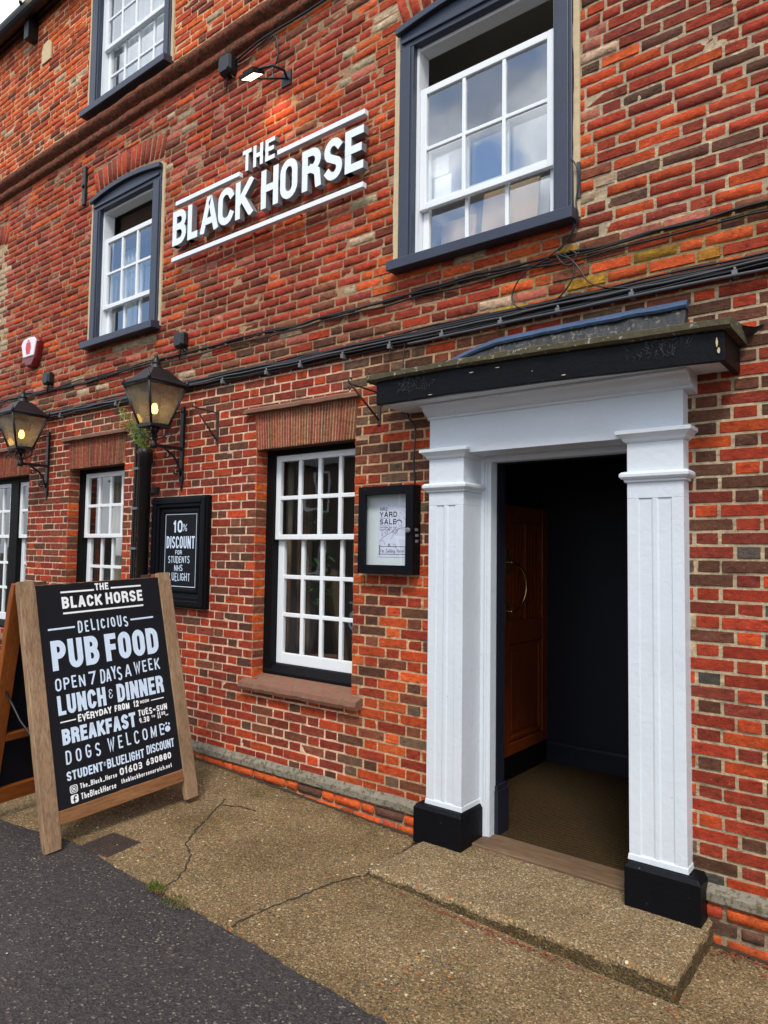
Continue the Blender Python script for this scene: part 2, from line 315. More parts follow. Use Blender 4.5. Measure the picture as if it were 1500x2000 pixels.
# ------------------------------------------------------------------ stroke lettering
def arc(cx, cy, rx, ry, a0, a1, n=9): return [(cx+rx*cos(rad(a0+(a1-a0)*i/n)), cy+ry*sin(rad(a0+(a1-a0)*i/n))) for i in range(n+1)]
def _O(x0=0, x1=1, y0=0, y1=1, k=.28):
    cx, rx, ry = (x0+x1)/2, (x1-x0)/2, k*(y1-y0); p = arc(cx, y1-ry, rx, ry, 0, 180)+arc(cx, y0+ry, rx, ry, 180, 360); return p+[p[0]]
def _S(): return arc(.5, .755, .5, .245, 32, 180)+[(.02, .66), (.14, .58), (.5, .49), (.86, .40), (.98, .32)]+arc(.5, .245, .5, .245, 0, -148)
G = {
 'A': (.98, [[(0,0),(.44,1),(.56,1),(1,0)], [(.17,.27),(.83,.27)]]),
 'B': (.92, [[(0,0),(0,1)], [(0,1),(.5,1)]+arc(.5,.765,.46,.235,90,-90)+[(0,.53)], [(0,.53),(.5,.53)]+arc(.5,.265,.5,.265,90,-90)+[(0,0)]]),
 'C': (.9, [arc(.5,.72,.5,.28,22,180)+arc(.5,.28,.5,.28,180,338)]),
 'D': (.92, [[(0,0),(0,1)], [(0,1),(.35,1)]+arc(.35,.70,.65,.30,90,0)+arc(.35,.30,.65,.30,0,-90)+[(0,0)]]),
 'E': (.75, [[(0,0),(0,1)], [(0,1),(1,1)], [(0,.52),(.85,.52)], [(0,0),(1,0)]]),
 'F': (.72, [[(0,0),(0,1)], [(0,1),(1,1)], [(0,.5),(.85,.5)]]),
 'G': (.92, [arc(.5,.72,.5,.28,22,180)+arc(.5,.28,.5,.28,180,360)+[(1,.46),(.55,.46)]]),
 'H': (.95, [[(0,0),(0,1)], [(1,0),(1,1)], [(0,.5),(1,.5)]]),
 'I': (.0, [[(.5,0),(.5,1)]]), 'J': (.7, [[(1,1),(1,.28)]+arc(.5,.28,.5,.28,0,-170)]),
 'K': (.98, [[(0,0),(0,1)], [(1,1),(.08,.40)], [(.32,.58),(1,0)]]),
 'L': (.72, [[(0,1),(0,0)], [(0,0),(1,0)]]),
 'M': (1.15, [[(0,0),(0,1)], [(0,1),(.5,.15),(1,1)], [(1,1),(1,0)]]),
 'N': (.98, [[(0,0),(0,1)], [(0,1),(1,0)], [(1,0),(1,1)]]),
 'O': (.92, [_O()]), 'P': (.9, [[(0,0),(0,1)], [(0,1),(.5,1)]+arc(.5,.74,.5,.26,90,-90)+[(0,.48)]]),
 'Q': (.92, [_O(), [(.6,.3),(1,-.05)]]),
 'R': (.95, [[(0,0),(0,1)], [(0,1),(.5,1)]+arc(.5,.75,.48,.25,90,-90)+[(0,.5)], [(.5,.5),(.92,.36),(1,0)]]),
 'S': (.88, [_S()]), 'T': (.85, [[(0,1),(1,1)], [(.5,0),(.5,1)]]),
 'U': (.92, [[(0,1),(0,.28)]+arc(.5,.28,.5,.28,180,360)+[(1,1)]]),
 'V': (.95, [[(0,1),(.5,0),(1,1)]]), 'W': (1.3, [[(0,1),(.27,0),(.5,.8),(.73,0),(1,1)]]),
 'X': (.95, [[(0,0),(1,1)], [(0,1),(1,0)]]), 'Y': (.95, [[(0,1),(.5,.45)], [(1,1),(.5,.45),(.5,0)]]), 'y': (.8, [[(0,.62),(.5,.12)], [(1,.62),(.3,-.28),(.0,-.26)]]),
 'Z': (.85, [[(0,1),(1,1),(0,0),(1,0)]]),
 '0': (.85, [_O()]), '1': (.35, [[(.0,.8),(.7,1),(.7,0)]]), '2': (.85, [[(0,.7)]+arc(.5,.73,.5,.27,180,-20)+[(0,0),(1,0)]]),
 '3': (.85, [arc(.45,.76,.5,.24,150,-80)+[(.4,.52)]+arc(.45,.26,.52,.26,80,-150)]), '6': (.85, [[(.8,1),(.25,.65),(.02,.3)]+arc(.5,.28,.48,.28,180,540)]),
 '7': (.85, [[(0,1),(1,1),(.35,0)]]), '8': (.85, [_O(.06,.94,.52,1,.5), _O(0,1,0,.52,.5)]), '9': (.85, [arc(.5,.7,.48,.3,0,360)+[(.98,.6),(.7,0)]]),
 '%': (1.0, [[(0,0),(1,1)], _O(0,.36,.6,1,.5), _O(.64,1,0,.4,.5)]), '&': (.8, [[(.95,.8)]+arc(.5,.8,.4,.2,30,230)+[(.55,.55),(.2,.5)]+arc(.45,.26,.42,.26,150,330)+[(.95,.3)]]),
 "'": (.0, [[(.5,.75),(.5,1)]]), '!': (.0, [[(.5,.3),(.5,1)], [(.5,0),(.5,.08)]]), '.': (.0, [[(.5,0),(.5,.1)]]), '-': (.6, [[(0,.45),(1,.45)]]), '~': (.9, [[(0,.42),(.3,.55),(.7,.38),(1,.52)]]), '_': (.8, [[(0,-.04),(1,-.04)]]),
 'a': (.7, [[(.95,.6),(.95,0)], arc(.48,.3,.46,.3,0,360)]), 'b': (.7, [[(0,1),(0,0)], arc(.48,.3,.48,.3,180,540)]), 'c': (.65, [arc(.5,.3,.5,.3,45,315)]),
 'e': (.7, [[(0,.33),(1,.33)]+arc(.5,.3,.5,.3,8,310)]), 'g': (.7, [arc(.48,.32,.46,.28,0,360), [(.95,.6),(.95,-.1),(.5,-.26),(.05,-.15)]]), 'h': (.65, [[(0,0),(0,1)], [(0,.3)]+arc(.5,.35,.48,.25,180,0)+[(.98,0)]]),
 'i': (.0, [[(.5,0),(.5,.6)], [(.5,.8),(.5,.88)]]), 'k': (.65, [[(0,0),(0,1)], [(.95,.62),(.05,.25)], [(.35,.38),(1,0)]]), 'l': (.0, [[(.5,0),(.5,1)]]),
 'm': (1.05, [[(0,0),(0,.6)], [(0,.4)]+arc(.25,.42,.25,.18,180,0)+[(.5,0)], [(.5,.4)]+arc(.75,.42,.25,.18,180,0)+[(1,0)]]), 'n': (.68, [[(0,0),(0,.6)], [(0,.3)]+arc(.5,.35,.48,.25,180,0)+[(.98,0)]]),
 'o': (.7, [_O(0,1,0,.6,.5)]), 'r': (.5, [[(0,0),(0,.6)], [(0,.35),(.4,.57),(1,.56)]]), 's': (.6, [[(.95,.5),(.6,.6),(.1,.52),(.15,.38),(.85,.24),(.9,.1),(.5,0),(.05,.08)]]), 't': (.5, [[(.4,.95),(.4,.1),(.9,0)], [(0,.62),(.9,.62)]]),
 'w': (.95, [[(0,.6),(.27,0),(.5,.5),(.73,0),(1,.6)]]),
}
def clip_poly(p, lo, hi):
    for sgn, lim in ((1, lo), (-1, -hi)):
        q = []
        for i in range(len(p)):
            a, b = p[i], p[(i+1) % len(p)]; da, db = sgn*a[1]-lim, sgn*b[1]-lim
            if da >= -1e-9: q.append(a)
            if (da > 1e-9 and db < -1e-9) or (da < -1e-9 and db > 1e-9):
                t = da/(da-db); q.append((a[0]+(b[0]-a[0])*t, a[1]+(b[1]-a[1])*t))
        p = q
        if len(p) < 3: return []
    return p
def ribbon(pts, t, ext):
    """convex quads along a polyline with mitred joints"""
    P = [Vector(pts[0])]
    for p in pts[1:]:
        if (Vector(p)-P[-1]).length > t*.02: P.append(Vector(p))
    closed = (P[0]-P[-1]).length < 1e-6 and len(P) > 3
    if closed: P = P[:-1]
    n = len(P)
    if not closed:
        d = (P[1]-P[0]).normalized(); P[0] = P[0]-d*ext; d = (P[-1]-P[-2]).normalized(); P[-1] = P[-1]+d*ext
    l, r = [], []
    for i in range(n):
        a = P[i]-P[i-1] if (i > 0 or closed) else P[1]-P[0]; b = P[(i+1) % n]-P[i] if (i < n-1 or closed) else P[-1]-P[-2]
        a = a.normalized(); b = b.normalized(); na = Vector((-a.y, a.x)); nb = Vector((-b.y, b.x)); m = (na+nb)
        m = m.normalized() if m.length > 1e-6 else na
        k = t/2/max(.35, m.dot(na)); l.append(P[i]+m*k); r.append(P[i]-m*k)
    out = []
    for i in range(n if closed else n-1):
        j = (i+1) % n; out.append([tuple(l[i]), tuple(r[i]), tuple(r[j]), tuple(l[j])])
    return out
def letters(text, u0, u1, v0, v1, t, gap=.16, clip=True, jit=0, seed=1, space=.42):
    """list of (char, [[convex polygons of one stroke]]) laid out to fill the box; t = stroke width"""
    h = v1-v0; rg = random.Random(seed); nat = []
    for ch in text: nat.append(space if ch == ' ' else G[ch][0]*.5)
    fixed = sum(t for ch in text if ch != ' '); tot = sum(nat); ng = len(text)-1
    avail = (u1-u0)-fixed; k = avail/(tot+gap*ng) if (tot+gap*ng) > 0 else 0
    x = u0; res = []
    for ch, w in zip(text, nat):
        if ch == ' ': x += (w+gap)*k; continue
        wc = w*k; dy = rg.uniform(-jit, jit)*h; sc = 1+rg.uniform(-jit, jit); sl = rg.uniform(-jit, jit)*.6
        st = []
        for s in G[ch][1]:
            q = [(x+t/2+px*wc+sl*(py-.5)*h, v0+dy+t/2+py*(h*sc-t)) for px, py in s]
            qs = ribbon(q, t, t/2 if clip else t*.25)
            if clip: qs = [clip_poly(p, v0+dy, v0+dy+h*sc) for p in qs]
            st.append([p for p in qs if len(p) > 2])
        res.append((ch, st)); x += wc+t+gap*k
    return res
def put_strokes(mb, strokes, O, eu, ev, en, off, depth=0, dz=.00012, mi=(0, 1)):
    for i, st in enumerate(strokes):
        d = off+i*dz
        for p in st:
            f = [O+eu*a+ev*b+en*d for a, b in p]
            if depth == 0: mb.poly(f, mi=mi[0])
            else:
                b_ = [q-en*depth for q in f]; n = len(f); i0 = [mb.vert(q) for q in f]; i1 = [mb.vert(q) for q in b_]
                mb.face(i0, None, mi[0])
                for a in range(n): mb.face((i0[a], i1[a], i1[(a+1) % n], i0[(a+1) % n]), None, mi[1])
def write(mb, text, u0, u1, v0, v1, t, O, eu, ev, en, off, **k):
    base = mb.__dict__.setdefault('k', 0)
    for ch, st in letters(text, u0, u1, v0, v1, t, **k):
        put_strokes(mb, st, O, eu, ev, en, off+(base % 3)*.00004)
        mb.k += 1; base = mb.k
def rule(mb, u0, u1, v, t, O, eu, ev, en, off): put_strokes(mb, [[[(u0, v-t/2), (u1, v-t/2), (u1, v+t/2), (u0, v+t/2)]]], O, eu, ev, en, off)

# ------------------------------------------------------------------ ground
GZ = lambda x: -.094-.036*max(-14, min(8, x))
def ground_sheet(name, x0, x1, y0, y1, mat, dz, kind='structure', edge=None, nx=40, ny=6):
    m = MB(); ids = []
    for i in range(nx+1):
        x = x0+(x1-x0)*i/nx; row = []
        for j in range(ny+1):
            ya = edge(x) if edge else y0
            y = ya+(y1-ya)*j/ny; row.append(m.vert((x, y, GZ(x)+dz)))
        ids.append(row)
    for i in range(nx):
        for j in range(ny): m.face((ids[i][j], ids[i+1][j], ids[i+1][j+1], ids[i][j+1]))
    return m, ids
m = MB(); xs = [-300, -14, 8, 300]
for a, b in zip(xs, xs[1:]): m.poly([(a, -300, GZ(a)-.008), (b, -300, GZ(b)-.008), (b, 40, GZ(b)-.008), (a, 40, GZ(a)-.008)])
tag(m.build('road', M['asphalt']), 'dark grey asphalt road surface', 'road', kind='structure')
def kerb(x):
    e = -1.415+.022*mn.noise(Vector((x*3.1, 0, 2)))+.012*mn.noise(Vector((x*14, 4, 2)))
    if x < -3.9: e -= min(.14, (-3.9-x)*.22)
    return e
m, ids = ground_sheet('p', -14, 8, 0, .02, M['pavement'], 0, edge=kerb, nx=440, ny=5)
for i in range(len(ids)-1):        # broken edge dropping to the asphalt
    a, b = m.v[ids[i][0]], m.v[ids[i+1][0]]
    m.poly([(a[0], a[1]-.006, a[2]-.02), (b[0], b[1]-.006, b[2]-.02), b, a])
pav = tag(m.build('pavement', M['pavement']), 'exposed aggregate concrete pavement along the pub front', 'pavement', kind='structure')
def crack(pts, w, name='pavement_crack'):
    mb = MB(); P = []
    for a, b in zip(pts, pts[1:]):
        n = max(2, int((Vector(b)-Vector(a)).length/.02))
        for i in range(n): P.append(Vector(a).lerp(Vector(b), i/n))
    P.append(Vector(pts[-1])); rg = random.Random(len(pts)); L_, R_ = [], []
    for i, p in enumerate(P):
        d = (P[min(i+1, len(P)-1)]-P[max(i-1, 0)]).normalized(); nn = Vector((-d.y, d.x)); c = p+nn*rg.uniform(-.006, .006); ww = w*rg.uniform(.35, 1.2)
        L_.append(c+nn*ww/2); R_.append(c-nn*ww/2)
    for i in range(len(P)-1):
        mb.poly([(q.x, q.y, GZ(q.x)+.0035) for q in (L_[i], R_[i], R_[i+1], L_[i+1])])
    return mb.build(name, M['dirt'], pav)
crack([(-3.78,-.42),(-3.66,-.62),(-3.52,-.86),(-3.40,-1.02),(-3.27,-1.08),(-3.16,-1.20),(-3.10,-1.30),(-3.08,-1.41)], .011)
crack([(-2.44,-.63),(-2.50,-.80),(-2.52,-.98),(-2.545,-1.12),(-2.56,-1.25),(-2.56,-1.40)], .012)
crack([(-13,-.03),(-9,-.035),(-5,-.03),(-2.5,-.03)], .05)
crack([(-.85,-.03),(.5,-.03),(4,-.03)], .05)
crack([(-3.72,-.50),(-3.60,-.44),(-3.48,-.42)], .016)
crack([(-2.47,-.05),(-2.44,-.3),(-2.425,-.62)], .02)

# ------------------------------------------------------------------ the building
H = .0655                                   # course height
pub = thing('pub_building', 'old red brick pub with white pillared doorway and slate blue sash windows', 'building', (-4, 0, 0))
OPEN = [(-2.385,-.955,-.4,2.53), (-4.03,-3.06,.75,2.45), (-6.753,-5.79,.77,2.47), (-9.3,-7.57,.82,2.47),
        (-2.68,-1.55,3.50,5.15), (-6.42,-5.37,3.62,5.14), (-6.59,-5.30,5.97,7.42)]
BRK = list(OPEN)+[(-4.03,-3.06,2.44,2.725), (-6.753,-5.79,2.46,2.745), (-9.3,-7.57,2.46,2.745), (-2.72,-1.51,5.1,5.46), (-6.46,-5.33,5.1,5.44), (-9.45,-8.32,5.1,5.44)]
P_ = {k: lin(*v) for k, v in dict(org=(192,84,40), brt=(204,88,38), red=(166,66,42), crim=(160,60,45), dred=(128,56,42), brn=(122,68,48), drk=(94,66,52), gry=(108,84,66), slt=(80,71,66), tan=(172,150,122), pink=(172,96,78), moss=(160,112,36), ruby=(148,54,33), wine=(126,52,36), umb=(92,58,43), emb=(176,68,32)).items()}
def palette(x, z):
    if x < -8.29 and 3.62 < z < 5.15 and x > -9.45: return [('tan', 6), ('pink', 2), ('brn', 1)], (190,165,130)
    if z < .14: return [('brt', 5), ('org', 3), ('drk', 1.5), ('red', 2.5)], (146,128,104)
    if z > 5.75: return [('org', 6), ('red', 3), ('brt', 2.5), ('dred', 1.2), ('brn', .6), ('tan', .45)], (208,172,132)
    if z > 5.45: return [('red', 3), ('ruby', 2), ('org', 2), ('dred', 2.5), ('brn', 2), ('pink', 1)], (150,120,92)
    if z > 3.40:
        if x > -1.5: return [('ruby', 4), ('red', 2), ('wine', 2.4), ('dred', 1.5), ('emb', 2.2), ('org', .8), ('umb', 1.4), ('drk', .6), ('tan', .2)], (178,160,132)
        if x > -3.05: return [('org', 4), ('emb', 2), ('red', 3), ('ruby', 2), ('brn', 1.5), ('tan', .6), ('dred', 1.2)], (166,134,102)
        return [('crim', 4.5), ('wine', 1.6), ('dred', 1.4), ('red', 2.6), ('ruby', 2), ('emb', 2.4), ('org', .8), ('brn', .8), ('pink', 1.2)], (162,128,98)
    if z > 3.03:
        if x > -2.0: return [('moss', 3.2), ('org', 2), ('brn', 2.4), ('ruby', 2.6), ('umb', 1), ('pink', .8)], (150,132,92)
        return [('brn', 3.2), ('umb', 2), ('ruby', 3), ('wine', 2), ('pink', 1.2), ('tan', .8)], (158,130,100)
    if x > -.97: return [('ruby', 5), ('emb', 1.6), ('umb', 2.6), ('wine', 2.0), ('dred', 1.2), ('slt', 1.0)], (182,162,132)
    if x > -3.1: return ([('emb', 4), ('org', 2), ('ruby', 3), ('gry', 1.2), ('umb', 1.6), ('brn', 1.4)] if z < 1.6 else [('emb', 2.2), ('ruby', 3), ('gry', 1.8), ('umb', 2.4), ('brn', 1.8)]), (194,158,122)
    return [('ruby', 5), ('wine', 2.4), ('umb', 1.8), ('brn', 2.0), ('dred', 2.0), ('emb', 1.6 if z > 1.6 else 2.6)], (220,184,156)
def pick(x, z):
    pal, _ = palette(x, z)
    rep_ = max(1.6-math.hypot((x+5.15)/.16, (z-5.2)/.5), 1.4-math.hypot((x+6.0)/.9, (z-3.48)/.13), 1.3-math.hypot((x+3.1)/.22, (z-5.0)/.22), 1.3-math.hypot((x+8.2)/.25, (z-4.4)/.6), 1.2-math.hypot((x+3.2)/.3, (z-3.45)/.12), 1.3-math.hypot((x+1.42)/.08, (z-3.9)/.9), 0)
    if rep_ > .3: pal = pal+[('tan', 3.5*rep_), ('pink', 5*rep_), ('brn', 2*rep_)]      # repairs in pale brick and mortar
    q = mn.noise(Vector((x*1.3, z*1.7, 3))); pal = [(k, w*((1+2.2*max(0, q)) if k in ('org', 'brt', 'emb') else (1+2.5*max(0, -q)) if k in ('drk', 'brn', 'umb', 'wine') else 1)) for k, w in pal]; t = rnd.uniform(0, sum(w for _, w in pal))
    for k, w in pal:
        t -= w
        if t <= 0: break
    c = P_[k]; v = rnd.uniform(.78, 1.2); h = rnd.uniform(-.08, .08)
    return (c[0]*v*(1+h), c[1]*v*(1-h*.4), c[2]*v)
def one_brick(mb, mp, u0, u1, v0, v1, col, rough, out=.0):
    """a single rounded, worn brick; mp maps (u, v, out) to a point"""
    w, h = u1-u0, v1-v0
    ins = .0045+rough*.004; ed = .0012+rough*.0036; amp = .0007+rough*.0048
    nu = max(2, int(w/.045)); us = [u0, u0+ins]+[u0+w*(i+1)/(nu+1) for i in range(nu)]+[u1-ins, u1]; us.sort()
    vs = [v0, v0+ins, (v0+v1)/2, v1-ins, v1]; ids = []
    o = out+rnd.uniform(-.002, .003)*(1+rough); tx, tz = rnd.uniform(-1, 1)*.0025*(1+rough), rnd.uniform(-1, 1)*.001
    su, sv = rnd.uniform(0, 50), rnd.uniform(0, 50)
    for i, u in enumerate(us):
        row = []
        for j, v in enumerate(vs):
            b = i in (0, len(us)-1) or j in (0, len(vs)-1)
            nn = mn.noise(Vector((u*42+su, v*60+sv, 0)))
            if b: q = (u+rnd.uniform(-ed, ed), v+rnd.uniform(-ed, ed), -.009)
            else: q = (u, v, o+amp*nn*1.6+tx*((u-u0)/w-.5)*2+tz*(j-2)+rough*rnd.uniform(-.0016, .0016))
            row.append(mb.vert(mp(*q)))
        ids.append(row)
    for i in range(len(us)-1):
        for j in range(len(vs)-1):
            jc = (1+rnd.uniform(-.05, .05))*(1+.16*mn.noise(Vector((us[i]*11+su, vs[j]*4, sv)))); mb.face((ids[i][j], ids[i+1][j], ids[i+1][j+1], ids[i][j+1]), (col[0]*jc, col[1]*jc, col[2]*jc), 0, rough > .35)
def course_cuts(u0, u1, bond, seed):
    r = random.Random(seed); x = u0-r.uniform(0, .3); out = []; k = r.randint(0, 1)
    if bond == 'flemish':            # regular bond: every header sits over the middle of a stretcher
        x = u0-(.3 if seed//17 % 2 else .1365)+r.uniform(-.004, .004); k = 0
        while x < u1:
            w = (.216, .1025)[k % 2]; out.append((x+r.uniform(-.003, .003), x+w+r.uniform(-.003, .003))); x += w+.010; k += 1
        return out
    while x < u1:
        if bond == 'flemish': w = (.214, .104)[k % 2]
        elif bond == 'garden': w = .214 if (k % 4) else .104
        else: w = .104 if r.random() < .38 else .214
        w *= r.uniform(.95, 1.05); out.append((x, x+w)); x += w+.0085; k += 1
    return out
facade = lambda u, v, d: (u, -d, v)
def roughness_at(x, z):
    if z < .14: return .55
    if z > 5.75: return .5
    if z > 3.34: return .75 if x < -2.9 else .42
    if z > 3.03: return .4
    return .1
wall = MB(); z = -.35; row = 0
while z < 7.8:
    bond = 'flemish' if z < 3.03 else ('garden' if z < 5.7 else 'mixed')
    gj = .0040 if z < 3.0 else .0036; z0, z1 = z+gj, z+H-gj; zc = z+H/2
    if .12 < zc < .19: z += H; row += 1; continue
    for a, b in course_cuts(-11.5, 2.6, bond, row*17+3):
        xm = (a+b)/2
        wob = .010*mn.noise(Vector((xm*.7, zc*.9, 5)))*(.8 if zc > 3.3 else .25)
        segs = [(a, b)]; zz0, zz1 = z0, z1
        for x0, x1, q0, q1 in BRK:
            ov = min(zz1, q1)-max(zz0, q0)
            if ov > .45*(zz1-zz0):
                ns = []
                for s in segs:
                    if s[1] <= x0 or s[0] >= x1: ns.append(s)
                    else:
                        if s[0] < x0: ns.append((s[0], x0-.002))
                        if s[1] > x1: ns.append((x1+.002, s[1]))
                segs = ns
            elif ov > .004 and xm > x0 and xm < x1:
                if zz0 < q0: zz1 = q0-.002
                else: zz0 = q1+.002
        for s in segs:
            if s[1]-s[0] < .022 or zz1-zz0 < .015: continue
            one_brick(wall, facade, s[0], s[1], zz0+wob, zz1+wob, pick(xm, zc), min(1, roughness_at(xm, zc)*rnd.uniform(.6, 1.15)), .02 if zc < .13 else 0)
    z += H; row += 1
# mortar bed behind the bricks
def mortar_grid():
    xs = sorted(set([-11.5, 2.6]+[v for o in OPEN for v in o[:2]]+[-11.5+.12*i for i in range(118)])); zs = sorted(set([-.35, 7.85]+[v for o in OPEN for v in o[2:]]+[-.35+.12*i for i in range(69)]))
    xs = [x for x in xs if -11.5 <= x <= 2.6]; zs = [q for q in zs if -.4 <= q <= 7.85]
    idx = {}
    def vi(i, j):
        if (i, j) not in idx:
            x, q = xs[i], zs[j]; idx[(i, j)] = wall.vert((x, .0045+(-.02 if q < .12 else 0)+.0015*mn.noise(Vector((x*9, q*9, 1))), q))
        return idx[(i, j)]
    for i in range(len(xs)-1):
        for j in range(len(zs)-1):
            xc, q = (xs[i]+xs[i+1])/2, (zs[j]+zs[j+1])/2
            if any(o[0] < xc < o[1] and o[2] < q < o[3] for o in OPEN): continue
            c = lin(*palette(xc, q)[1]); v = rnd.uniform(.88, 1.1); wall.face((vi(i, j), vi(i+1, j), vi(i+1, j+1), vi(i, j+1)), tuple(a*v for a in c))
mortar_grid()
# brick reveals of the ground floor windows
def reveal(xe, sgn, z0, z1, depth, warm):
    mp = lambda u, v, d: (xe+sgn*d, u, v)
    c = lin(190, 150, 120)
    wall.poly([(xe-sgn*.004, 0.004, z0), (xe-sgn*.004, depth, z0), (xe-sgn*.004, depth, z1), (xe-sgn*.004, 0.004, z1)], c)
    k = math.floor((z0+.35)/H); zz = -.35+k*H
    while zz < z1:
        a, b = max(zz+.0042, z0), min(zz+H-.0042, z1)
        if b-a > .02:
            q = rnd.random(); col = P_['brt'] if q < warm else (P_['red'] if q < warm+.3 else P_['brn']); v = rnd.uniform(.8, 1.15)
            one_brick(wall, mp, 0.0, depth, a, b, tuple(x*v for x in col), .15)
        zz += H
for (x0, x1, q0, q1), warm in zip(OPEN[1:4], (.5, .15, .2)):
    reveal(x0, 1, q0, q1, .115, warm); reveal(x1, -1, q0, q1, .115, warm)
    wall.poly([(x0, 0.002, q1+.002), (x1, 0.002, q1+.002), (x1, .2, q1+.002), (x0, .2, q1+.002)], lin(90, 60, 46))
# segmental brick arches over the first floor windows
def seg_arch(x0, x1, zs, rise, hgt):
    n = 15; xc = (x0+x1)/2
    for i in range(n):
        a0, a1 = x0+(x1-x0)*i/n, x0+(x1-x0)*(i+1)/n; xm = (a0+a1)/2; zb = zs+rise*(1-((xm-xc)/((x1-x0)/2))**2); lean = (xm-xc)*.16
        def mp(u, v, d, zb=zb, lean=lean): return (u+lean*(v-zb)/hgt*.8, -d, v)
        c = P_['red'] if rnd.random() < .6 else P_['dred']; v = rnd.uniform(.9, 1.25)
        one_brick(wall, mp, a0+.005, a1-.005, zb, zb+hgt, tuple(q*v for q in c), .4, .002)
    return
seg_arch(-2.71, -1.52, 5.17, .055, .215); seg_arch(-6.45, -5.34, 5.165, .055, .215); seg_arch(-9.44, -8.33, 5.165, .055, .215)
wall_o = wall.build('wall', M['brick'], pub)
# lower windows: flat arches of fine gauged bricks with a tile drip course above
for xo, zo, x0, x1 in ((0, 0, -4.03, -3.06), (0, .02, -6.753, -5.79), (0, .02, -9.3, -7.57)):
    mb = MB(); n = int((x1-x0)/.026)
    mb.poly([(x0, .003, 2.452+zo), (x1, .003, 2.452+zo), (x1, .003, 2.724+zo), (x0, .003, 2.724+zo)], lin(188, 150, 118))
    for i in range(n):
        a = x0+(x1-x0)*i/n; b = x0+(x1-x0)*(i+1)/n; fan = ((a+b)/2-(x0+x1)/2)*.05
        def mp(u, v, d, fan=fan): return (u+fan*(v-2.45-zo)/.27, -d, v)
        c = lin(rnd.uniform(120, 158), rnd.uniform(70, 88), rnd.uniform(54, 66)); one_brick(mb, mp, a+.0022, b-.0022, 2.45+zo, 2.724+zo, c, .12, .003)
    mb.build('window_arch', M['brick'], pub)
    mb = MB(); nx = 40; X0, X1 = x0-.11, x1+.05
    rings = []
    for i in range(nx+1):
        x = X0+(X1-X0)*i/nx; w = .006*mn.noise(Vector((x*9, zo, 3))); d = .045+.008*mn.noise(Vector((x*13, 7, zo)))
        rings.append([(x, .0, 2.726+zo), (x, -d, 2.728+zo+w), (x, -d, 2.752+zo+w), (x, -d*.4, 2.768+zo), (x, .0, 2.772+zo)])
    mb.loft(rings); mb.build('drip_course', M['sill'], pub)
# string course of moulded bricks, rendered plinth band
mb = MB(); nx = 300; rings = []
for i in range(nx+1):
    x = -11.5+14.1*i/nx; a = .010*mn.noise(Vector((x*2.2, 1, 1)))+.008*mn.noise(Vector((x*9, 3, 1)))+.006*mn.noise(Vector((x*31, 3, 5)))
    pr = [(0, 5.69), (-.042+a, 5.70), (-.047+a, 5.765), (-.020, 5.775), (-.018, 5.80), (-.050, 5.812), (-.082+a, 5.84), (-.088+a, 5.87), (-.074+a, 5.905), (-.03, 5.928), (0, 5.935)]
    rings.append([(x, y, q) for y, q in pr])
mb.loft(rings, closed=False, caps=False, smooth=True); mb.build('string_course', M['stone'], pub)
for xa, xb in ((-11.5, -2.47), (-.885, 2.6)):
    mb = MB(); nx = int((xb-xa)/.03); rings = []
    for i in range(nx+1):
        x = xa+(xb-xa)*i/nx; a = .004*mn.noise(Vector((x*5, 1, 1)))+.0035*mn.noise(Vector((x*22, 3, 1)))
        rings.append([(x, -.012, .118), (x, -.031+a, .124+a), (x, -.031+a, .160+a), (x, -.004, .195+a), (x, .01, .196)])
    mb.loft(rings, closed=False, caps=False); mb.build('plinth_band', M['band'], pub)
# pale bricks patches / repair
for (x0, x1, q0, q1, c) in ((-7.665, -7.46, 7.0, 7.22, 'cream'),):
    mb = MB(); n = 10; rings = [(x0, q0), (x1, q0)]+[(x0+(x1-x0)*(.5+.5*cos(rad(a))), q1-.08+.09*sin(rad(a))) for a in range(0, 181, 18)]
    mb.loft([[(x, .0, q) for x, q in rings], [(x, -.014, q) for x, q in rings]]); mb.build('mortar_patch', M[c], pub)
# rest of the shell: side and back walls, floors, roof with black gutter
mb = MB(); mb.box(-11.6, -11.5, 0, 7, -.4, 7.9); mb.box(2.6, 2.7, 0, 7, -.4, 7.9); mb.box(-11.6, 2.7, 7, 7.1, -.4, 7.9)
mb.box(-11.5, 2.6, .3, 7, 2.95, 3.15); mb.box(-11.5, 2.6, .3, 7, 5.5, 5.7); mb.box(-11.5, -2.75, .3, 7, .18, .3); mb.box(-11.5, 2.6, 3.6, 3.7, -.4, 7.9)
mb.build('inner_wall', M['room'], pub)
mb = MB(); mb.prism_x([(-.15, 7.66), (-.15, 7.71), (3.5, 10.2), (7.3, 7.75), (7.3, 7.70), (3.5, 10.13)], -11.9, 3.0); mb.build('roof', M['slates'], pub)
mb = MB(); mb.box(-11.8, 2.9, -.055, .0, 7.58, 7.80)
mb.loft([[(x, -.14+.078*cos(rad(a)), 7.62+.085*sin(rad(a))) for a in range(180, 361, 20)]+[(x, -.14+.07*cos(rad(a)), 7.62+.078*sin(rad(a))) for a in range(360, 179, -20)] for x in (-11.8, 2.9)]); mb.build('gutter', M['black'], pub)

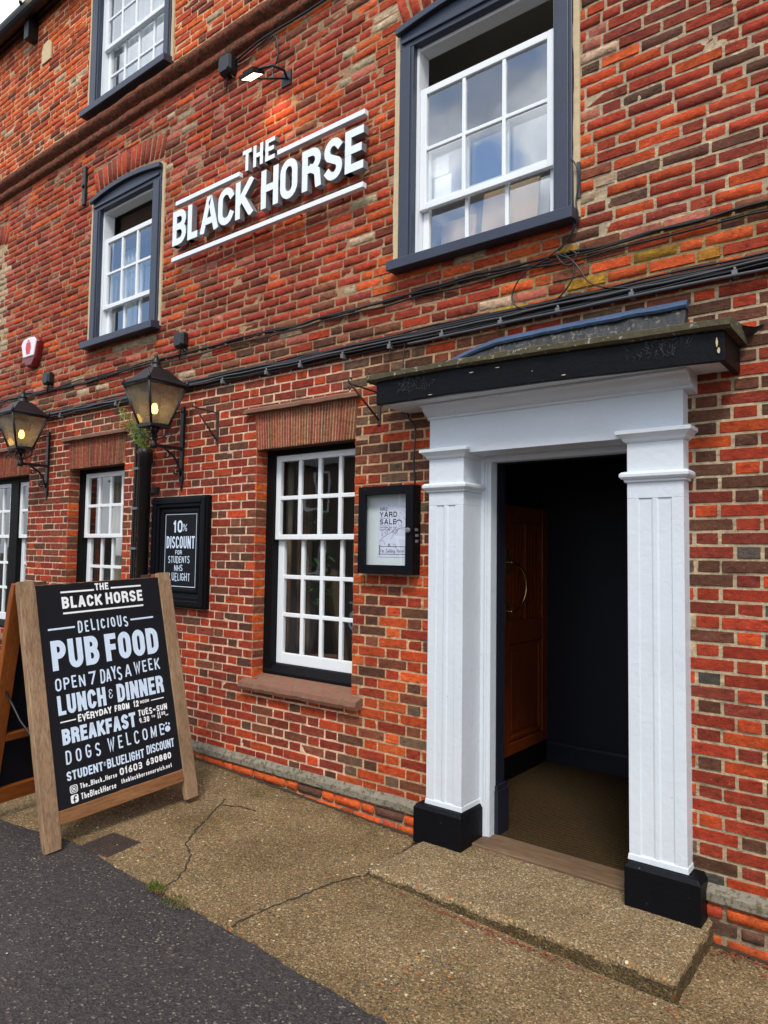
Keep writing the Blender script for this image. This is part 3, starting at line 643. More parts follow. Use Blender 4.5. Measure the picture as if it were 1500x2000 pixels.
# ---- sash windows
def sash_mesh(mb, xl, xr, zb, zt, y, cols, rows, stile=.05, top=.045, bot=.045, bar=.021, th=.035, horns=False):
    mb.box(xl, xl+stile, y, y+th, zb, zt); mb.box(xr-stile, xr, y, y+th, zb, zt)
    mb.box(xl+stile, xr-stile, y+.001, y+th-.001, zb, zb+bot); mb.box(xl+stile, xr-stile, y+.001, y+th-.001, zt-top, zt)
    gx0, gx1, gz0, gz1 = xl+stile, xr-stile, zb+bot, zt-top
    for i in range(1, cols): c = gx0+(gx1-gx0)*i/cols; mb.box(c-bar/2, c+bar/2, y+.004, y+th-.004, gz0, gz1)
    for j in range(1, rows): c = gz0+(gz1-gz0)*j/rows; mb.box(gx0, gx1, y+.006, y+th-.006, c-bar/2, c+bar/2)
    return gx0, gx1, gz0, gz1
def panes(mb, box, y, cols, rows):
    gx0, gx1, gz0, gz1 = box
    for i in range(cols):
        for j in range(rows):
            a, b = gx0+(gx1-gx0)*i/cols, gx0+(gx1-gx0)*(i+1)/cols; c, d = gz0+(gz1-gz0)*j/rows, gz0+(gz1-gz0)*(j+1)/rows
            t = [rnd.uniform(-.0012, .0012) for _ in range(3)]
            mb.poly([(a, y+t[0], c), (b, y+t[1], c), (b, y+t[1]+t[2], d), (a, y+t[0]+t[2], d)])
def lower_window(dx, dz):
    w = part('sash_window', pub); X = lambda x: x+dx; Z = lambda q: q+dz
    mb = MB(); mb.box(X(-4.06), X(-3.955), .117, .25, Z(.74), Z(2.46)); mb.box(X(-3.065), X(-2.98), .117, .25, Z(.74), Z(2.46)); mb.box(X(-3.955), X(-3.065), .119, .25, Z(2.413), Z(2.46))
    mb.box(X(-3.957), X(-3.9535), .1155, .13, Z(.8), Z(2.41)); mb.build('frame', M['blackwood'], w, bevel=.003)
    mb = MB(); mb.prism_x([(.25, Z(.72)), (.25, Z(.862)), (.15, Z(.855)), (.104, Z(.805)), (.104, Z(.745)), (.14, Z(.74))], X(-4.02), X(-3.0)); mb.build('sub_sill', M['blackwood'], w, bevel=.003)
    mb = MB(); b1 = sash_mesh(mb, X(-3.953), X(-3.067), Z(1.78), Z(2.412), .135, 4, 2, .047, .045, .036, .03); mb.build('upper_sash', M['sashwhite'], w, bevel=.004)
    mb = MB(); b2 = sash_mesh(mb, X(-3.953), X(-3.067), Z(.858), Z(1.82), .173, 4, 3, .062, .036, .08, .03); mb.build('lower_sash', M['sashwhite'], w, bevel=.004)
    mb = MB(); panes(mb, b1, .152, 4, 2); panes(mb, b2, .19, 4, 3); mb.build('glass_panes', M['clearglass'], w)
    # tile sill
    mb = MB(); nx = 30; rings = []
    for i in range(nx+1):
        x = X(-4.105)+1.135*i/nx; a = .004*mn.noise(Vector((x*11, 2, 2)))+.004*mn.noise(Vector((x*31, 2, 2)))
        rings.append([(x, .13, Z(.69)), (x, -.055+a, Z(.675)+a), (x, -.066+a, Z(.70)+a), (x, -.058, Z(.731)+a), (x, 0, Z(.752)+a*.5), (x, .13, Z(.79))])
    mb.loft(rings); mb.build('sill', M['sill'], w)
lower_window(0, 0); lower_window(-2.723, .02)
# three-light window at the left edge
w = part('sash_window', pub)
mb = MB(); mb.box(-8.23, -8.045, .117, .26, .82, 2.48); mb.box(-7.64, -7.5, .117, .26, .82, 2.48); mb.box(-9.4, -9.22, .117, .26, .82, 2.48); mb.box(-9.22, -8.23, .119, .26, 2.42, 2.48); mb.box(-8.045, -7.64, .119, .26, 2.42, 2.48); mb.build('frame', M['blackwood'], w, bevel=.003)
mb = MB(); mb.prism_x([(.25, .74), (.25, .88), (.15, .875), (.104, .825), (.104, .765), (.14, .76)], -9.35, -7.52); mb.build('sub_sill', M['blackwood'], w, bevel=.003)
mb = MB(); b1 = sash_mesh(mb, -9.22, -8.232, 1.80, 2.418, .135, 5, 2, .047, .045, .036, .03); b3 = sash_mesh(mb, -8.043, -7.642, 1.80, 2.418, .135, 2, 2, .047, .045, .036, .03); mb.build('upper_sash', M['sashwhite'], w, bevel=.004)
mb = MB(); b2 = sash_mesh(mb, -9.22, -8.232, .878, 1.84, .173, 5, 3, .05, .036, .08, .03); b4 = sash_mesh(mb, -8.043, -7.642, .878, 1.84, .173, 2, 3, .062, .036, .08, .03); mb.build('lower_sash', M['sashwhite'], w, bevel=.004)
mb = MB(); panes(mb, b1, .152, 5, 2); panes(mb, b2, .19, 5, 3); mb.build('glass_panes', M['clearglass'], w); mb = MB(); panes(mb, b3, .152, 2, 2); panes(mb, b4, .19, 2, 3); mb.build('glass_panes', M['clearglass'], w)
mb = MB(); mb.prism_x([(.13, .71), (-.055, .695), (-.066, .72), (-.058, .751), (.13, .81)], -9.4, -7.48); mb.build('sill', M['sill'], w, bevel=.004)

def upper_window(xl, xr, il, ir, zs, zu0, zu1, zhead, ztop, rise, fw, cols=3, arch=True, us_rows=2, ls_top=None, lrows=2, shut=False):
    """xl..xr outer frame, il..ir sash; zs sill top, zu0..zu1 the lowered upper sash, zhead underside of head"""
    w = part('sash_window', pub); yf = -.022
    mb = MB()
    mb.box(xl, il, yf, .13, zs, zhead); mb.box(ir, xr, yf, .13, zs, zhead)
    mb.box(xl+.018, il-.022, yf-.010, yf+.01, zs, zhead); mb.box(ir+.022, xr-.018, yf-.010, yf+.01, zs, zhead)
    n = 14; xc = (xl+xr)/2; top = [(xr-(xr-xl)*i/n, ztop+rise*(1-((xr-(xr-xl)*i/n-xc)/((xr-xl)/2))**2)) for i in range(n+1)]
    ring = [(xl, zhead), (xr, zhead)]+top
    mb.loft([[(x, yf-.001, q) for x, q in ring], [(x, .13, q) for x, q in ring]])
    tm = [(x, q) for x, q in top]; ring = [(x, q) for x, q in top]+[(x, q-.045) for x, q in reversed(top)]
    mb.loft([[(x+(.014 if x > xc else -.014)*(abs(x-xc) > (xr-xl)*.45), yf-.036, q) for x, q in ring], [(x+(.014 if x > xc else -.014)*(abs(x-xc) > (xr-xl)*.45), yf, q) for x, q in ring]])
    mb.box(xl+.02, xr-.02, yf-.016, yf, zhead+.035, zhead+.06)
    mb.build('frame', M['slate'], w, bevel=.004)
    mb = MB(); mb.box(il, il+.018, .02, .128, zs, zhead-.001); mb.box(ir-.018, ir, .02, .128, zs, zhead-.001); mb.box(il+.018, ir-.018, .028, .128, zhead-.022, zhead-.001); mb.build('sash_lining', M['sashwhite'], w)
    mb = MB(); b1 = sash_mesh(mb, il+.02, ir-.02, zu0, zu1, .035, cols, us_rows, .045, .045, .04, .024); mb.build('upper_sash', M['sashwhite'], w, bevel=.004)
    mb = MB(); b2 = sash_mesh(mb, il+.02, ir-.02, zs+.004, ls_top, .077, cols, lrows, .045, .04, .05, .024); mb.build('lower_sash', M['sashwhite'], w, bevel=.004)
    mb = MB(); panes(mb, b1, .052, cols, us_rows); panes(mb, b2, .094, cols, lrows); mb.build('glass_panes', M['glass'], w)
    mb = MB(); mb.prism_x([(.13, zs), (-.02, zs-.008), (-.1, zs-.02), (-.1, zs-.083), (-.085, zs-.085), (-.08, zs-.078), (.13, zs-.08)], xl-.035, xr+.03); mb.build('sill', M['slate'], w, bevel=.004)
    mb = MB()
    for a, b in ((xl-.045, xl-.001), (xr+.001, xr+.04)):
        n = 24; rings = []
        for i in range(n+1):
            q = zs-.05+(ztop-zs+.05)*i/n; k = .010*mn.noise(Vector((a*3, q*7, 2)))
            rings.append([(a-k, .006, q), (a-k, -.010, q), (b, -.013, q), (b, .006, q)])
        mb.loft(rings)
    xc = (xl+xr)/2; rings = []
    for x, q in reversed(top): rings.append([(x, .006, q+.001), (x, -.011, q+.001), (x, -.009, q+.024), (x, .006, q+.024)])
    mb.loft(rings); mb.build('mortar_fillet', M['cream'], w)
    return w
upper_window(-2.71, -1.525, -2.60, -1.635, 3.57, 3.885, 4.69, 4.97, 5.115, .055, .11, ls_top=4.32)
upper_window(-6.45, -5.335, -6.33, -5.46, 3.69, 3.99, 4.685, 4.965, 5.10, .055, .11, ls_top=4.375)
upper_window(-6.615, -5.275, -6.47, -5.375, 6.06, 6.65, 7.27, 7.28, 7.40, .005, .11, cols=4, ls_top=6.72)

# ---- doorway: pilasters, plinths, entablature, canopy, lobby
ds = part('door_surround', pub); SZ = .035
def wrap(mb, x0, x1, yf, yb, prof, smooth=False):
    mb.loft([[(x0-p, yb, q), (x0-p, yf-p, q), (x1+p, yf-p, q), (x1+p, yb, q)] for p, q in prof], smooth=smooth)
for x0, x1 in ((-2.398, -2.158), (-1.212, -.945)):
    w_ = x1-x0; mb = MB(); yf = -.09; yb = .13 if x0 < -2 else .13
    pl = [(0, yf), (.055, yf), (.058, yf+.006), (w_/2-.018, yf+.006), (w_/2-.014, yf+.003), (w_/2-.008, yf+.0005), (w_/2+.008, yf+.0005), (w_/2+.014, yf+.003), (w_/2+.018, yf+.006), (w_-.058, yf+.006), (w_-.055, yf), (w_, yf), (w_, yb), (0, yb)]
    mb.prism_z([(x0+a, b) for a, b in pl], .25, 1.975)
    mb.box(x0, x1, yf, yb, 1.975, 2.275)
    wrap(mb, x0, x1, yf+.001, yb-.001, [(0, .236), (.006, .238), (.004, .262), (0, .268)])
    mb.build('pilaster', M['white'], ds, bevel=.003)
    mb = MB(); wrap(mb, x0, x1, yf, yb-.002, [(.004, 2.052), (.012, 2.056), (.012, 2.066), (.022, 2.070), (.031, 2.080), (.031, 2.094), (.022, 2.104), (.004, 2.108)])
    wrap(mb, x0, x1, yf, yb-.003, [(.004, 2.250), (.014, 2.258), (.020, 2.270), (.040, 2.288), (.046, 2.290), (.046, 2.309), (.004, 2.314)])
    mb.build('capital', M['white'], ds, bevel=.002)
    mb = MB(); wrap(mb, x0-.062 if x0 < -2 else x0-.012, x1+.022 if x0 < -2 else x1+.066, -.13, .115, [(0, SZ-.02 if x0 < -2 else SZ-.02), (0, .215), (-.014, .236)]); mb.build('plinth', M['blackpaint'], ds, bevel=.004)
mb = MB(); mb.box(-2.398, -.945, -.088, .10, 2.276, 2.53)
mb.prism_x([(.05, 2.47), (-.089, 2.488), (-.098, 2.492), (-.100, 2.505), (-.118, 2.512), (-.142, 2.528), (-.160, 2.552), (-.190, 2.556), (-.190, 2.568), (.05, 2.568)], -2.41, -.90)
mb.build('entablature', M['white'], ds, bevel=.002)
mb = MB(); mb.box(-2.158, -1.212, .10, .14, 2.29, 2.50)     # soffit lining and architrave of the frame
mb.box(-2.158, -1.212, .0, .101, 2.286, 2.30)
for x0, x1, s in ((-2.159, -2.10, 1), (-1.27, -1.211, -1)):
    mb.box(x0, x1, .128, .20, SZ, 2.29)
    if s > 0: mb.box(x0, x0+.022, .112, .129, SZ, 2.288); mb.box(x0+.022, x0+.035, .120, .1285, SZ, 2.287)
    else: mb.box(x1-.022, x1, .112, .129, SZ, 2.288)
mb.box(-2.10, -1.27, .128, .20, 2.242, 2.29); mb.box(-2.137, -1.233, .114, .129, 2.262, 2.289)
mb.build('door_frame', M['white'], ds, bevel=.002)
cn = part('canopy', ds)
# canopy sags: front board and roof slab follow slightly bent lines
def zc(x): return 2.578-.014*(x+2.65)+.008*sin((x+2.6)*2.2)+.004*mn.noise(Vector((x*4, 0, 0)))
mb = MB(); nx = 48; rings = []
for i in range(nx+1):
    x = -2.645+1.933*i/nx; b = zc(x); k = .003*mn.noise(Vector((x*6, 2, 0))); rings.append([(x, -.30+k, b), (x, -.30+k, b+.135), (x, -.272, b+.135), (x, -.272, b)])
mb.loft(rings)
for xa, xb in ((-2.645, -2.617), (-.74, -.712)): b = zc(xa); mb.box(xa, xb, -.2725, .004, b+.001, b+.134)
mb.build('fascia', M['blackpaint'], cn, bevel=.003)
mb = MB(); rg = random.Random(21)         # cobwebs and bare chips on the black board
for cx, sx, n in ((-2.38, .13, 70), (-.98, .11, 60)):
    for _ in range(n):
        x, q, a = rg.gauss(cx, sx*.6), rg.uniform(.04, .125), rg.uniform(0, pi); P = []
        for i in range(5): P.append((x, -.3045+rg.uniform(-.001, .0005), zc(x)+min(.13, max(.01, q)))); x += .007*cos(a); q += .008*sin(a); a += rg.uniform(-.8, .8)
        mb.tube(P, .00045, 3)
    mb.build('cobweb', M['web'], cn); mb = MB()

mb = MB()
for x, q, w_, h_ in ((-.742, .085, .010, .05), (-.735, .045, .012, .035), (-1.98, .10, .03, .006), (-1.82, .105, .028, .005), (-1.45, .02, .03, .006), (-2.25, .01, .035, .005), (-1.62, .06, .008, .004)):
    mb = MB(); mb.poly([(x+w_*.5*cos(rad(a))*rg.uniform(.6, 1.1), -.3062, zc(x)+q+h_*.5*sin(rad(a))*rg.uniform(.6, 1.1)) for a in range(0, 360, 36)]); mb.build('bare_patch', M['cream'], cn)
mb = MB(); mb.box(-2.617, -.74, -.272, .004, 2.569, 2.585); mb.build('soffit', M['white'], cn)
mb = MB(); rings = []; nx = 90
for i in range(nx+1):
    x = -2.70+2.02*i/nx; b = zc(x)+.137; k = .010*mn.noise(Vector((x*7, 2, 0)))+.007*mn.noise(Vector((x*23, 2, 0)))
    rings.append([(x, .004, b), (x, -.318+k, b), (x, -.334+k, b+.012), (x, -.332+k, b+.040+k*.6), (x, -.30+k, b+.052+k), (x, -.16, b+.060+k*.7), (x, -.07, b+.078), (x, .004, b+.09)])
mb.loft(rings); mb.build('roof_edge', M['moss'], cn)
mb = MB(); rings = []; nx = 60
for i in range(nx+1):
    x = -2.46+1.52*i/nx; b = zc(x)+.19; k = .006*mn.noise(Vector((x*6, 2, 0)))+.004*mn.noise(Vector((x*19, 2, 0))); t = 2.905+.010*sin((x+2.2)*2)+k*.3+.02*(x+1.7)*.2-.32*max(0, -1.95-x)**1.5
    rings.append([(x, .004, b), (x, -.10+k, b), (x, -.075+k, b+.03), (x, -.03+k, t), (x, .004, t)])
mb.loft(rings); mb.build('upstand', M['leadark'], cn)
mb = MB(); rings = []
for i in range(nx+1):
    x = -2.47+1.535*i/nx; k = .006*mn.noise(Vector((x*8, 5, 0)))+.005*mn.noise(Vector((x*27, 2, 0))); t = 2.935+.010*sin((x+2.2)*2)+.02*(x+1.7)*.2-.32*max(0, -1.95-x)**1.5
    rings.append([(x, .004, t-.05), (x, -.052+k, t-.05+k), (x, -.060+k, t-.038+k), (x, -.026, t-.004), (x, -.012, t+k), (x, .004, t+k)])
mb.loft(rings); mb.build('flashing', M['lead'], cn)
mb = MB(); mb.poly([(-.70, -.002, 2.70), (-.60, -.004, 2.765), (-.64, -.03, 2.75), (-.71, -.18, 2.735)]); mb.poly([(-.70, .0, 2.69), (-.71, -.18, 2.725), (-.64, -.03, 2.742), (-.60, -.001, 2.757)]); mb.build('flashing_end', M['leadark'], cn)
# lobby
mb = MB()
mb.box(-2.66, -2.56, .22, 1.9, -.05, 2.6); mb.box(-.86, -.76, .22, 1.9, -.05, 2.6); mb.box(-2.56, -.86, 1.80, 1.9, -.05, 2.6); mb.box(-2.56, -.86, .22, 1.8, 2.40, 2.6)
mb.box(-2.56, -2.097, .2, .30, SZ, 2.4); mb.box(-1.275, -.86, .2, .30, SZ, 2.4); mb.box(-2.097, -1.275, .201, .30, 2.243, 2.4)
mb.box(-2.56, -.86, 1.782, 1.799, .04, .19); mb.prism_x([(1.799, .19), (1.782, .19), (1.79, .21), (1.799, .215)], -2.56, -.86)
mb.box(-2.2, -2.075, .185, .315, SZ, .30); mb.box(-2.2, -2.083, .19, .31, .30, .33)
mb.build('lobby_wall', M['lobby'], ds)
mb = MB(); mb.prism_x([(-.005, SZ-.03), (-.005, SZ+.012), (.0, SZ+.016), (.19, SZ+.018), (.205, SZ+.012), (.205, SZ-.03)], -2.14, -1.23); mb.build('threshold', M['threshold'], ds, bevel=.002)
mb = MB(); mb.box(-2.56, -.86, .19, 1.8, -.08, SZ+.012); tag(mb.build('carpet', M['carpet'], loc=(-1.7, 1, SZ)), 'brown ribbed carpet on the floor inside the open doorway', 'carpet')
# inner door on the left of the lobby
dr = part('inner_door', ds); xd = -2.555
mb = MB()
def yb(y0, y1, z0, z1, d): mb.box(xd, xd+d, y0, y1, z0, z1)
yb(1.00, 1.16, .06, 2.06, .035); yb(1.72, 1.83, .06, 2.06, .035)
yb(1.16, 1.72, 1.93, 2.06, .034); yb(1.16, 1.72, 1.03, 1.20, .034); yb(1.16, 1.72, .06, .30, .034); yb(1.425, 1.47, 1.20, 1.93, .032)
yb(1.16, 1.72, .30, 1.03, .012)
for a, b, c, d in ((1.175, 1.705, .315, .345), (1.175, 1.705, .985, 1.015)): yb(a, b, c, d, .026)
for a, b in ((1.175, 1.205), (1.675, 1.705)): yb(a, b, .345, .985, .026)
yb(1.23, 1.65, .375, .955, .018)
mb.build('door_leaf', M['doorwood'], dr, bevel=.004)
mb = MB()
for a, b in ((1.16, 1.425), (1.47, 1.72)):
    n = 9
    for i in range(n):
        y0 = a+(b-a)*i/n; y1 = a+(b-a)*(i+1)/n; mb.poly([(xd+.010, y0, 1.2), (xd+.010+.006*(i % 2), (y0+y1)/2, 1.2), (xd+.010+.006*(i % 2), (y0+y1)/2, 1.93), (xd+.010, y0, 1.93)]); mb.poly([(xd+.010+.006*(i % 2), (y0+y1)/2, 1.2), (xd+.010, y1, 1.2), (xd+.010, y1, 1.93), (xd+.010+.006*(i % 2), (y0+y1)/2, 1.93)])
mb.build('carved_panel', M['doorwood'], dr)
mb = MB(); mb.box(xd+.034, xd+.038, 1.005, 1.825, .065, .22); mb.build('kick_plate', M['blackwood'], dr)
mb = MB(); mb.tube([(xd+.035, 1.12, 1.635), (xd+.06, 1.12, 1.635)]+[(xd+.07+.055*sin(rad(a)), 1.12+.13*sin(rad(a)), 1.455+.18*cos(rad(a))) for a in range(0, 181, 12)]+[(xd+.06, 1.12, 1.275), (xd+.035, 1.12, 1.275)], .0085, 10)
mb.box(xd+.035, xd+.042, 1.085, 1.150, 1.55, 1.74); mb.box(xd+.035, xd+.042, 1.085, 1.150, 1.20, 1.34); mb.build('handle', M['brass'], dr)

# ---- doorstep
def noisy_block(x0, x1, y0, y1, z0, z1, res, amp, rd):
    mb = MB()
    def disp(x, y, q):
        k = Vector((x, y, q)); n1 = mn.noise(k*9), mn.noise(k*9+Vector((9, 0, 0))), mn.noise(k*9+Vector((0, 9, 0))); n2 = mn.noise(k*38), mn.noise(k*38+Vector((5, 0, 0))), mn.noise(k*38+Vector((0, 5, 0)))
        ed = 0
        if z1-q < rd*1.5 and (y-y0 < rd*1.5 or x1-x < rd*1.5 or x-x0 < rd*1.5):
            dy = max(0, rd-(y-y0)); dx = max(0, rd-(x1-x), rd-(x-x0)); dq = max(0, rd-(z1-q)); ed = max(0, (max(dy, dx)+dq)-rd)
        s = 1 if z1-q > .001 or ed > 0 else .25
        return (x+amp*(n1[0]+n2[0]*.6)*(1 if z1-q > .001 else 0), y+amp*(n1[1]+n2[1]*.6)*s+ed*.5*(1 if y-y0 < rd*2 else 0), q+amp*(n1[2]+n2[2]*.5)*s*.7-ed*.6)
    def grid(f, nu, nv, face=0):
        ids = [[mb.vert(disp(*f(i/nu, j/nv))) for j in range(nv+1)] for i in range(nu+1)]
        for i in range(nu):
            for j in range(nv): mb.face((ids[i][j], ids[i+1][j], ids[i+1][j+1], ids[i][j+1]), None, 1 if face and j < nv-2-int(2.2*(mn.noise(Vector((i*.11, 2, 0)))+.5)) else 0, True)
    nx, ny, nz_ = int((x1-x0)/res), int((y1-y0)/res), max(3, int((z1-z0)/res))
    grid(lambda a, b: (x0+(x1-x0)*a, y0+(y1-y0)*b, z1), nx, ny); grid(lambda a, b: (x0+(x1-x0)*a, y0, z0+(z1-z0)*b), nx, nz_, 1)
    grid(lambda a, b: (x0, y0+(y1-y0)*a, z0+(z1-z0)*b), ny, nz_); grid(lambda a, b: (x1, y0+(y1-y0)*a, z0+(z1-z0)*b), ny, nz_, 1)
    return mb
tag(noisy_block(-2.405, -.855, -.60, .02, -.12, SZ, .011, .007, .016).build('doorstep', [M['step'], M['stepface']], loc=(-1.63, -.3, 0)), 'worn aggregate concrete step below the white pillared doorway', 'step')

# ------------------------------------------------------------------ raised letter sign
sg = thing('pub_sign', 'white raised letter sign reading THE BLACK HORSE between white bars', 'sign', (-4, -.02, 4.4))
eu, ev, en = Vector((1, 0, 0)), Vector((0, 0, 1)), Vector((0, -1, 0)); O0 = Vector((0, 0, 0))
LX = dict(B=(-5.051,-4.866), L=(-4.846,-4.714), A=(-4.677,-4.459), C=(-4.456,-4.268), K=(-4.247,-4.049), H=(-3.956,-3.770), O=(-3.750,-3.573), R=(-3.527,-3.342), S=(-3.312,-3.145), E=(-3.120,-2.956))
def sign_letter(ch, a, b, z0, z1, t):
    mb = MB(); put_strokes(mb, letters(ch, a, b, z0, z1, t)[0][1], O0, eu, ev, en, .085, .05, .0004); mb.build('letter', [M['signwhite'], M['signedge']], sg)
for ch, (a, b) in LX.items(): sign_letter(ch, a, b, 4.248, 4.545, .055)
for ch, a, b in (('T', -4.175, -4.075), ('H', -4.052, -3.945), ('E', -3.918, -3.816)): sign_letter(ch, a, b, 4.607, 4.775, .032)
for a, b, q in ((-5.022, -4.212, 4.612), (-3.79, -2.951, 4.634), (-5.057, -2.958, 4.135)):
    mb = MB(); mb.box(a, b, -.085, -.045, q-.018, q+.018); mb.build('bar', M['signwhite'], sg, bevel=.002)
for x in (-4.9, -4.5, -4.1, -3.6, -3.2):
    mb = MB(); mb.tube([(x, -.05, 4.135), (x, .0, 4.135)], .006, 6); mb.build('fixing_stud', M['black'], sg)

# ------------------------------------------------------------------ lanterns
def build_lantern(X, label):
    t = thing('wall_lantern', label, 'lantern', (X, 0, 2.53), 'lit lanterns on scrolled wall brackets'); y0 = -.285
    sq = lambda h, q: [(X-h, y0-h, q), (X+h, y0-h, q), (X+h, y0+h, q), (X-h, y0+h, q)]
    zb, ze = 2.685, 3.0; hb, ht = .082, .172
    mb = MB(); mb.loft([sq(ht+.012, ze), sq(ht+.016, ze+.012), sq(ht-.01, ze+.03), sq(.075, ze+.125), sq(.06, ze+.14)])
    mb.lathe([(.052, ze+.138), (.055, ze+.150), (.040, ze+.16), (.036, ze+.185), (.042, ze+.19), (.022, ze+.205), (.014, ze+.235), (.018, ze+.243), (.004, ze+.268)], X, y0, 12)
    for sx in (-1, 1):
        for sy in (-1, 1): mb.lathe([(.012, ze+.01), (.014, ze+.03), (.004, ze+.06)], X+sx*(ht+.004), y0+sy*(ht+.004), 6)
    mb.build('roof', M['black'], t)
    mb = MB()
    for sx in (-1, 1):
        for sy in (-1, 1): mb.tube([(X+sx*hb, y0+sy*hb, zb), (X+sx*ht, y0+sy*ht, ze)], .0105, 6)
    for h, q in ((hb, zb), (ht, ze-.006)):
        c = sq(h, q)
        for i in range(4): mb.tube([c[i], c[(i+1) % 4]], .010, 6)
    mb.loft([sq(hb+.012, zb-.02), sq(hb+.012, zb)]); mb.lathe([(.03, zb-.06), (.045, zb-.03), (.045, zb-.019)], X, y0, 12); mb.build('frame', M['black'], t)
    mb = MB(); a, b = sq(hb-.002, zb+.004), sq(ht-.004, ze-.006)
    for i in range(4): j = (i+1) % 4; mb.poly([a[i], a[j], b[j], b[i]])
    mb.build('glass_panes', M['lampglass'], t)
    mb = MB(); mb.lathe([(.004, 2.775), (.02, 2.785), (.027, 2.81), (.022, 2.84), (.013, 2.86)], X, y0, 12); mb.build('bulb', M['bulb'], t)
    mb = MB(); mb.lathe([(.016, zb), (.016, 2.775)], X, y0, 8); mb.build('lamp_holder', M['clip'], t)
    mb = MB()                                                  # wall bracket
    mb.box(X-.02, X+.02, -.022, -.002, 2.33, 2.88); mb.loft([[(X-.02, -.021, 2.33), (X+.02, -.021, 2.33), (X+.02, -.003, 2.33), (X-.02, -.003, 2.33)], [(X-.026, -.022, 2.29), (X+.026, -.022, 2.29), (X+.026, -.003, 2.29), (X-.026, -.003, 2.29)], [(X-.004, -.012, 2.18), (X+.004, -.012, 2.18), (X+.004, -.006, 2.18), (X-.004, -.006, 2.18)]])
    mb.box(X-.013, X+.013, y0-.015, -.02, 2.515, 2.54); mb.lathe([(.024, 2.50), (.03, 2.52), (.03, 2.545), (.015, 2.57), (.015, 2.63)], X, y0, 10)
    P = [(-.02, 2.30), (-.035, 2.36), (-.06, 2.42), (-.10, 2.465), (-.15, 2.495), (-.19, 2.515)]; mb.tube([(X, y, q) for y, q in P], .010, 6)
    for cy, cz, r0, s in ((-.062, 2.335, .034, 1), (-.165, 2.462, .038, -1)):
        sp = [(X, cy+s*r0*(1-a/420)*cos(rad(a+90)), cz+r0*(1-a/420)*sin(rad(a+90))) for a in range(0, 400, 25)]; mb.tube(sp, .007, 6)
    for sx, sy in ((1, 1), (1, -1), (-1, 1), (-1, -1)):         # cradle scrolls
        pts = [(.0, 2.55), (.025, 2.575), (.055, 2.59), (.082, 2.62), (.085, 2.66), (.07, 2.678)]; mb.tube([(X+sx*a*.9, y0+sy*a*.9, q) for a, q in pts], .0065, 6)
        sp = [(X+sx*(.09+.022*cos(rad(a)))*.9, y0+sy*(.09+.022*cos(rad(a)))*.9, 2.60+.022*sin(rad(a))) for a in range(-60, 250, 30)]; mb.tube(sp, .005, 6)
    mb.tube([(X, -.012, 2.84), (X, -.06, 2.83), (X, -.1, 2.80)], .006, 6)
    mb.build('bracket', M['black'], t)
    return t
lan = build_lantern(-4.93, 'black four-sided lantern, the nearer one beside the black standpipe'); l2 = copy_tree(lan); l2.location = (-7.17, 0, 2.53); l2['label'] = 'black four-sided lantern at the left edge of the photo, below the alarm box'

def hanging_bracket(X, z0, z1, tip, zt, label):
    t = thing('hanging_basket_bracket', label, 'bracket', (X, 0, (z0+z1)/2), 'iron brackets for hanging baskets')
    mb = MB(); mb.box(X-.011, X+.011, -.012, -.001, z0, z1); mb.build('wall_plate', M['iron'], t)
    mb = MB(); mb.tube([(X, -.008, z1-.02), (X, tip+.02, zt)]+[(X, tip+.02-.018*sin(rad(a)), zt+.018-.018*cos(rad(a))) for a in range(20, 260, 24)], .0055, 6); mb.build('arm', M['iron'], t)
    mb = MB(); mb.tube([(X, -.008, z0+.03), (X, tip+.03, zt-.004)], .007, 6); mb.build('brace', M['iron'], t)
    mb = MB(); mb.tube([(X, tip+.012, zt-.015)]+[(X, tip+.012+.012*sin(rad(a)), zt-.03-.012*cos(rad(a))) for a in range(0, 300, 30)], .003, 5); mb.build('hook', M['iron'], t)
hanging_bracket(-4.49, 2.53, 2.80, -.25, 2.79, 'small iron hanging basket bracket right of the nearer lantern')
hanging_bracket(-2.853, 2.52, 2.75, -.32, 2.735, 'thin iron hanging basket bracket left of the door canopy')

# ------------------------------------------------------------------ pipes
t = thing('standpipe', 'thick black cast iron pipe with weeds sprouting from its open top', 'pipe', (-5.31, -.09, .1)); X, Y = -5.318, -.095
mb = MB(); mb.lathe([(.05, .0), (.05, 2.42), (.058, 2.425), (.058, 2.50), (.061, 2.505), (.061, 2.545), (.048, 2.548), (.046, 2.50)], X, Y, 18); mb.build('pipe', M['black'], t)
for q in (1.1, 2.2): mb = MB(); mb.box(X-.08, X+.08, -.03, -.001, q-.025, q+.025); mb.build('pipe_clip', M['black'], t)
t = thing('conduit', 'pair of thin black conduits clipped to the wall left of the standpipe', 'conduit', (-5.56, -.02, 1.0))
for dx, r in ((0, .013), (.042, .011)):
    mb = MB(); mb.tube([(-5.57+dx+.006*sin(q*3), -.03, q) for q in [.4+.15*i for i in range(17)]]+[(-5.57+dx, -.03, 2.9), (-5.57+dx, -.03, 3.02)], r, 8); mb.build('pipe', M['cable'], t)
for q in (1.2, 1.7, 2.05, 2.4, 2.75): mb = MB(); mb.box(-5.595, -5.505, -.048, -.001, q-.01, q+.01); mb.build('clip', M['clip'], t)
